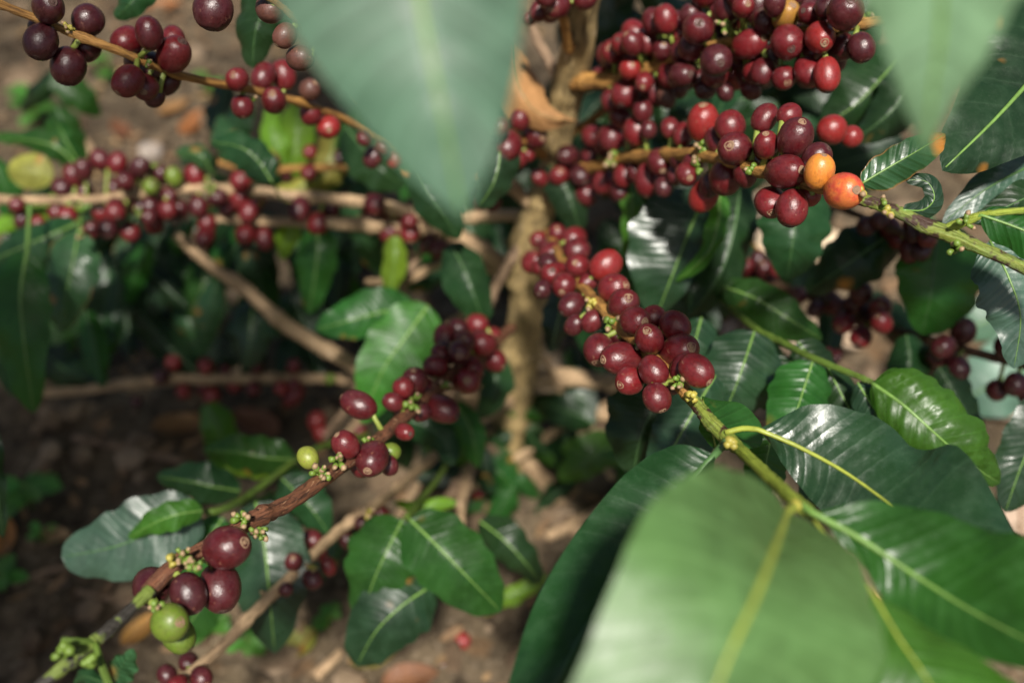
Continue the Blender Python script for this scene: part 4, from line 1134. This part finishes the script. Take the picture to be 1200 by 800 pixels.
# ------------------------------------------------------------------ things lying on the soil
def on_ground(label, x, y, ln, wd, ang, mat, dry=.06, name='fallen_leaf'):
    if mat != 'bleached': ln, wd = ln * .75, wd * .7
    c = G(x, y)
    z0 = ground_h(c.x, c.y)
    rnd = random.Random(int(x * 3 + y))
    dv = Vector((math.cos(ang), math.sin(ang), 0)); sv = Vector((-dv.y, dv.x, 0))
    verts, uvs, faces = [], [], []
    n, m = 16, 4
    for i in range(n):
        t = i / (n - 1)
        f = w_profile(t, .6, .8) * wd / 2
        for j in range(-m, m + 1):
            v = j / m
            z = .003 + ln * .10 * (2 * t - 1) ** 2 + abs(v) ** 1.5 * f * .55 + dry * ln * (.5 + mn.noise(Vector((t * 3, v * 2, x))))
            q = dv * (ln * (t - .5)) + sv * (f * v) + Vector((0, 0, z))
            verts.append(q); uvs.append((t, .5 + .5 * v))
    W = 2 * m + 1
    for i in range(n - 1):
        for j in range(W - 1):
            a = i * W + j; faces.append((a, a + W, a + W + 1, a + 1))
    o = link(name, mesh_from(name, verts, faces, uvs), M[mat], None, Vector((c.x, c.y, z0)))
    tag(o, label, 'fallen leaf', 'fallen leaves on the soil')
    rb = [verts[i * W + m] + Vector((0, 0, .0006)) for i in range(0, n, 3)]
    link('midrib', tube_mesh('midrib', rb, [.0012] * len(rb), Vector(), 6, .05), M['brown'], o, Vector((c.x, c.y, z0)))


FL = [('orange dry leaf on the soil beyond the thin branch with dark cherries', 228, 152, .085, .04, 1.4, 'orange'),
      ('rust coloured dry leaf on the pale soil beside the orange one', 205, 128, .07, .035, .9, 'brown'),
      ('dull brown dry leaf on sunlit soil near the pale stick', 140, 150, .07, .035, 2.2, 'brown'),
      ('small tan dry leaf on the open soil above the dark cherry trio', 190, 12, .09, .05, .2, 'orange'),
      ('orange dry leaf behind the green tip of the long branch', 168, 742, .05, .026, .9, 'orange'),
      ('upright orange brown dry leaf on dark soil near the small weed', 14, 640, .06, .028, 1.9, 'orange'),
      ('yellowish dry leaf on the soil under the clean green leaves', 440, 776, .055, .035, .3, 'yellow'),
      ('large rust orange dry leaf at the bottom edge below the green leaves', 482, 802, .06, .034, .2, 'brown'),
      ('round yellow brown dry leaf on soil by the tan diagonal branch', 358, 762, .04, .032, 1, 'yellow'),
      ('pale yellow dry leaf below the lime green leaf near the bottom', 556, 712, .06, .035, 2.4, 'yellow'),
      ('tan dry leaf on the soil under the bare low branch', 250, 432, .07, .045, .6, 'orange'),
      ('dark brown dry leaf on shaded soil below the bare low branch', 300, 500, .08, .045, 2.6, 'brown'),
      ('small orange scrap of dry leaf beside the trunk foot', 575, 545, .05, .03, 1.2, 'orange'),
      ('pinkish tan dry leaf on shaded soil under the low branch', 215, 500, .08, .04, .1, 'brown'),
      ('pale leaf painted as sunlit soil between two hanging dark leaves', 930, 318, .14, .08, .4, 'bleached')]
FL += [('pale leaf painted as sunlit soil between the ribbed glossy leaf and the dark cherries', 1062, 402, .085, .05, 1.8, 'bleached'),
       ('straw pale leaf painted as sunlit soil under the fruitless green shoot', 945, 412, .08, .05, .3, 'bleached'),
       ('pale leaf painted as sunlit soil at the frame edge beyond the broad dark leaf', 1192, 612, .06, .04, 1.2, 'bleached'),
       ('large pale leaf painted as sunlit soil behind the small rust spotted leaf', 965, 172, .13, .08, .6, 'bleached'),
       ('pale curled leaf painted as sunlit soil beside the shaded twig with cherries', 975, 402, .07, .05, 2.3, 'bleached'),
       ('pale leaf painted as sunlit soil glimpsed behind the yellow cherry', 870, 268, .12, .07, 1.5, 'bleached'),
       ('small pale leaf painted as sunlit soil glimpsed below the shoot fork', 862, 398, .035, .03, .8, 'bleached'),
       ('pale leaf painted as sunlit soil at the frame edge beneath the nearly black cherries', 1185, 480, .09, .05, .4, 'bleached')]
for f in FL: on_ground(*f)


def stick(label, x0, y0, x1, y1, r, mat, seed):
    a, b = G(x0, y0), G(x1, y1)
    pts = []
    for i in range(12):
        q = a.lerp(b, i / 11)
        pts.append(Vector((q.x, q.y, max(ground_h(q.x, q.y), ground_h(a.x, a.y) * .5) + r * .9 + .003 * mn.noise(q * 30))))
    o = link('fallen_stick', tube_mesh('fallen_stick', pts, [r * (1 - .25 * i / 11) for i in range(12)], pts[0], 9, .15, seed), M[mat], None, pts[0])
    tag(o, label, 'stick', 'sticks lying on the soil')


stick('thick bleached stick lying on the soil beyond the horizontal branch', 82, 150, 118, 200, .011, 'tan', 1)
stick('thin grey stick lying across dark soil near the weed', 20, 690, 130, 660, .003, 'grey_bark', 2)
stick('short pale stick on the soil at the bottom under the green leaves', 372, 800, 402, 770, .005, 'tan', 3)
stick('slender dry stick on shaded soil beside the silvery leaf', 95, 700, 210, 716, .0025, 'grey_bark', 4)
stick('thin stick lying on the soil by the trunk foot', 640, 640, 735, 585, .005, 'tan', 5)
stick('brittle grey stick on the soil below the bare low branch', 90, 520, 220, 545, .004, 'grey_bark', 6)


def stone(label, x, y, r, mat, seed):
    c = G(x, y); z0 = ground_h(c.x, c.y)
    rr = random.Random(seed)
    import bmesh
    bm = bmesh.new(); bmesh.ops.create_icosphere(bm, subdivisions=3, radius=1)
    for v in bm.verts:
        k = 1 + .28 * mn.noise(v.co * 1.3 + Vector((seed, 0, 0))) + .1 * mn.noise(v.co * 4 + Vector((seed, 5, 0)))
        v.co = Vector((v.co.x * r * 1.2 * k, v.co.y * r * k, v.co.z * r * .7 * k))
    me = bpy.data.meshes.new('stone'); bm.to_mesh(me); bm.free()
    me.polygons.foreach_set("use_smooth", [True] * len(me.polygons))
    o = link('stone', me, M[mat], None, Vector((c.x, c.y, z0 + r * .3)))
    tag(o, label, 'stone', 'stones on the soil')


stone('pale stone on the soil above the green cherries of the horizontal branch', 174, 182, .016, 'stone', 1)
stone('greyish clod of earth on the open sunlit soil near the top edge', 30, 100, .026, 'clod', 2)
stone('brown clod of earth beside the rust coloured dry leaf', 258, 150, .022, 'clod', 3)
stone('lump of dark earth at the bottom near the pale stick', 330, 778, .014, 'clod', 4)
stone('small brown clod under the silvery leaf of the low shoot', 150, 700, .010, 'clod', 5)
stone('rounded clod on the soil between the sticks at the trunk foot', 655, 612, .010, 'clod', 6)


def weed(label, x, y, n, size, seed):
    c = G(x, y); base = Vector((c.x, c.y, ground_h(c.x, c.y)))
    rr = random.Random(seed)
    r = empty('weed', base, label, 'weed', 'small weeds sprouting from the soil')
    link('stem', tube_mesh('stem', [base, base + Vector((.002, 0, size * .5)), base + Vector((.004, .002, size))], [.0012, .001, .0007], base, 6), M['fresh_stem'], r, base)
    for i in range(n):
        a = rr.uniform(0, 6.28); z = size * (.45 + .55 * i / max(1, n - 1)); L = size * rr.uniform(.6, 1.0)
        dv = Vector((math.cos(a), math.sin(a), rr.uniform(.1, .6))).normalized(); sv = Vector((-math.sin(a), math.cos(a), 0))
        b = base + Vector((.003, .001, z))
        verts, uvs, faces = [], [], []
        for k in range(8):
            t = k / 7
            f = w_profile(t, .5, .5) * L * .3
            for j in (-1, -.5, 0, .5, 1):
                verts.append(b + dv * (L * t) + sv * (f * j) + Vector((0, 0, -.3 * L * t * t + .25 * f * abs(j))) - base); uvs.append((t, .5 + .5 * j))
        for k in range(7):
            for j in range(4):
                q = k * 5 + j; faces.append((q, q + 5, q + 6, q + 1))
        link('leaf', mesh_from('leaf', verts, faces, uvs), M['weed'], r, base)


for w in [('bright green weed on dark soil, tallest of the small weeds', 40, 600, 8, .035, 1), ('tiny pale weed low on dark soil under the bright weed', 55, 642, 5, .016, 2), ('faint green weed at the frame edge on dark soil', 8, 695, 6, .024, 3),
          ('weed with thin leaves on soil beside the tan diagonal branch', 292, 772, 8, .022, 4), ('dull weed sprouting under the grey leaf of the low shoot', 248, 745, 6, .024, 5), ('light green weed on pale soil behind the thin branch', 125, 92, 5, .04, 6),
          ('small weed on pale soil beyond the crimson cluster', 245, 113, 5, .035, 7), ('weed on soil near the pale stick and the fallen yellow leaf', 45, 150, 7, .05, 8), ('fresh green weed near the foot of the trunk', 690, 560, 9, .035, 9), ('lone weed at the bottom edge by the tan branch', 385, 742, 6, .02, 10)]:
    weed(*w)

# ------------------------------------------------------------------ unseen coffee tree, added to throw shade over the far side
shade_tree = empty('coffee_tree', (-.95, -.45, 0), 'unseen second coffee tree beside the camera, added to throw dappled shade on the soil', 'tree')
stem_p = [Vector((-.95 + .02 * math.sin(i), -.45 + .01 * i, .1 * i)) for i in range(19)]
link('trunk', tube_mesh('trunk', stem_p, [.022 - .0008 * i for i in range(19)], ROOTLOC[shade_tree.name], 12, .15), M['trunk'], shade_tree, ROOTLOC[shade_tree.name])
rnd = random.Random(41)
SX, SY = sdir.x / sdir.z, sdir.y / sdir.z

def shade_canopy(owner, regions):  # unseen leaves set along sun rays so shade lands in each region
    cv, cf, cu = [], [], []
    for a0, a1, b0, b1, z0, z1, n in regions:
        for _ in range(n):
            z = rnd.uniform(z0, z1); a, b = rnd.uniform(a0, a1), rnd.uniform(b0, b1)
            c = Vector((a + SX * z, b + SY * z, z))
            an = rnd.uniform(0, 6.28); L = rnd.uniform(.09, .15); w = L * .23
            dv = Vector((math.cos(an), math.sin(an), rnd.uniform(-.7, .1))).normalized()
            sv = dv.cross(Vector((rnd.uniform(-.4, .4), rnd.uniform(-.4, .4), 1))).normalized(); up = sv.cross(dv)
            k = len(cv)
            for i in range(6):
                t = i / 5; f = w_profile(t) * w
                for j in (-1, 0, 1):
                    cv.append(c + dv * (L * (t - .5)) + sv * (f * j) + up * (.15 * f * abs(j) - .25 * L * t * t) - ROOTLOC[owner.name]); cu.append((t, .5 + .5 * j))
            for i in range(5):
                for j in range(2):
                    q = k + i * 3 + j; cf.append((q, q + 3, q + 4, q + 1))
    o = link('shade_crown', mesh_from('shade_crown', cv, cf, cu), M['mid'], owner, ROOTLOC[owner.name])
    o['kind'] = 'stuff'


shade_canopy(shade_tree, [(-.75, -.18, .56, .69, .95, 1.5, 105), (-.75, -.32, .26, .56, .95, 1.5, 150), (-1.0, -.35, .9, 1.5, 1.1, 1.7, 22)])
shade_canopy(tree, [(-.35, .04, .92, 1.30, .85, 1.2, 230), (.04, .22, .92, 1.15, .80, 1.0, 80), (.28, .34, .61, .66, .85, 1.0, 7)])  # unseen upper leaves, placed to darken the background and the far twig
for i in range(9):
    e = Vector((rnd.uniform(-.7, -.25), rnd.uniform(-.5, .1), rnd.uniform(1.0, 1.5)))
    s = Vector((-.95, -.40, e.z * .85))
    pts = [s.lerp(e, t / 7) + Vector((0, 0, .06 * math.sin(t / 7 * 3.1))) for t in range(8)]
    link('limb', tube_mesh('limb', pts, [.007 - .0006 * t for t in range(8)], ROOTLOC[shade_tree.name], 8, .1), M['tan'], shade_tree, ROOTLOC[shade_tree.name])
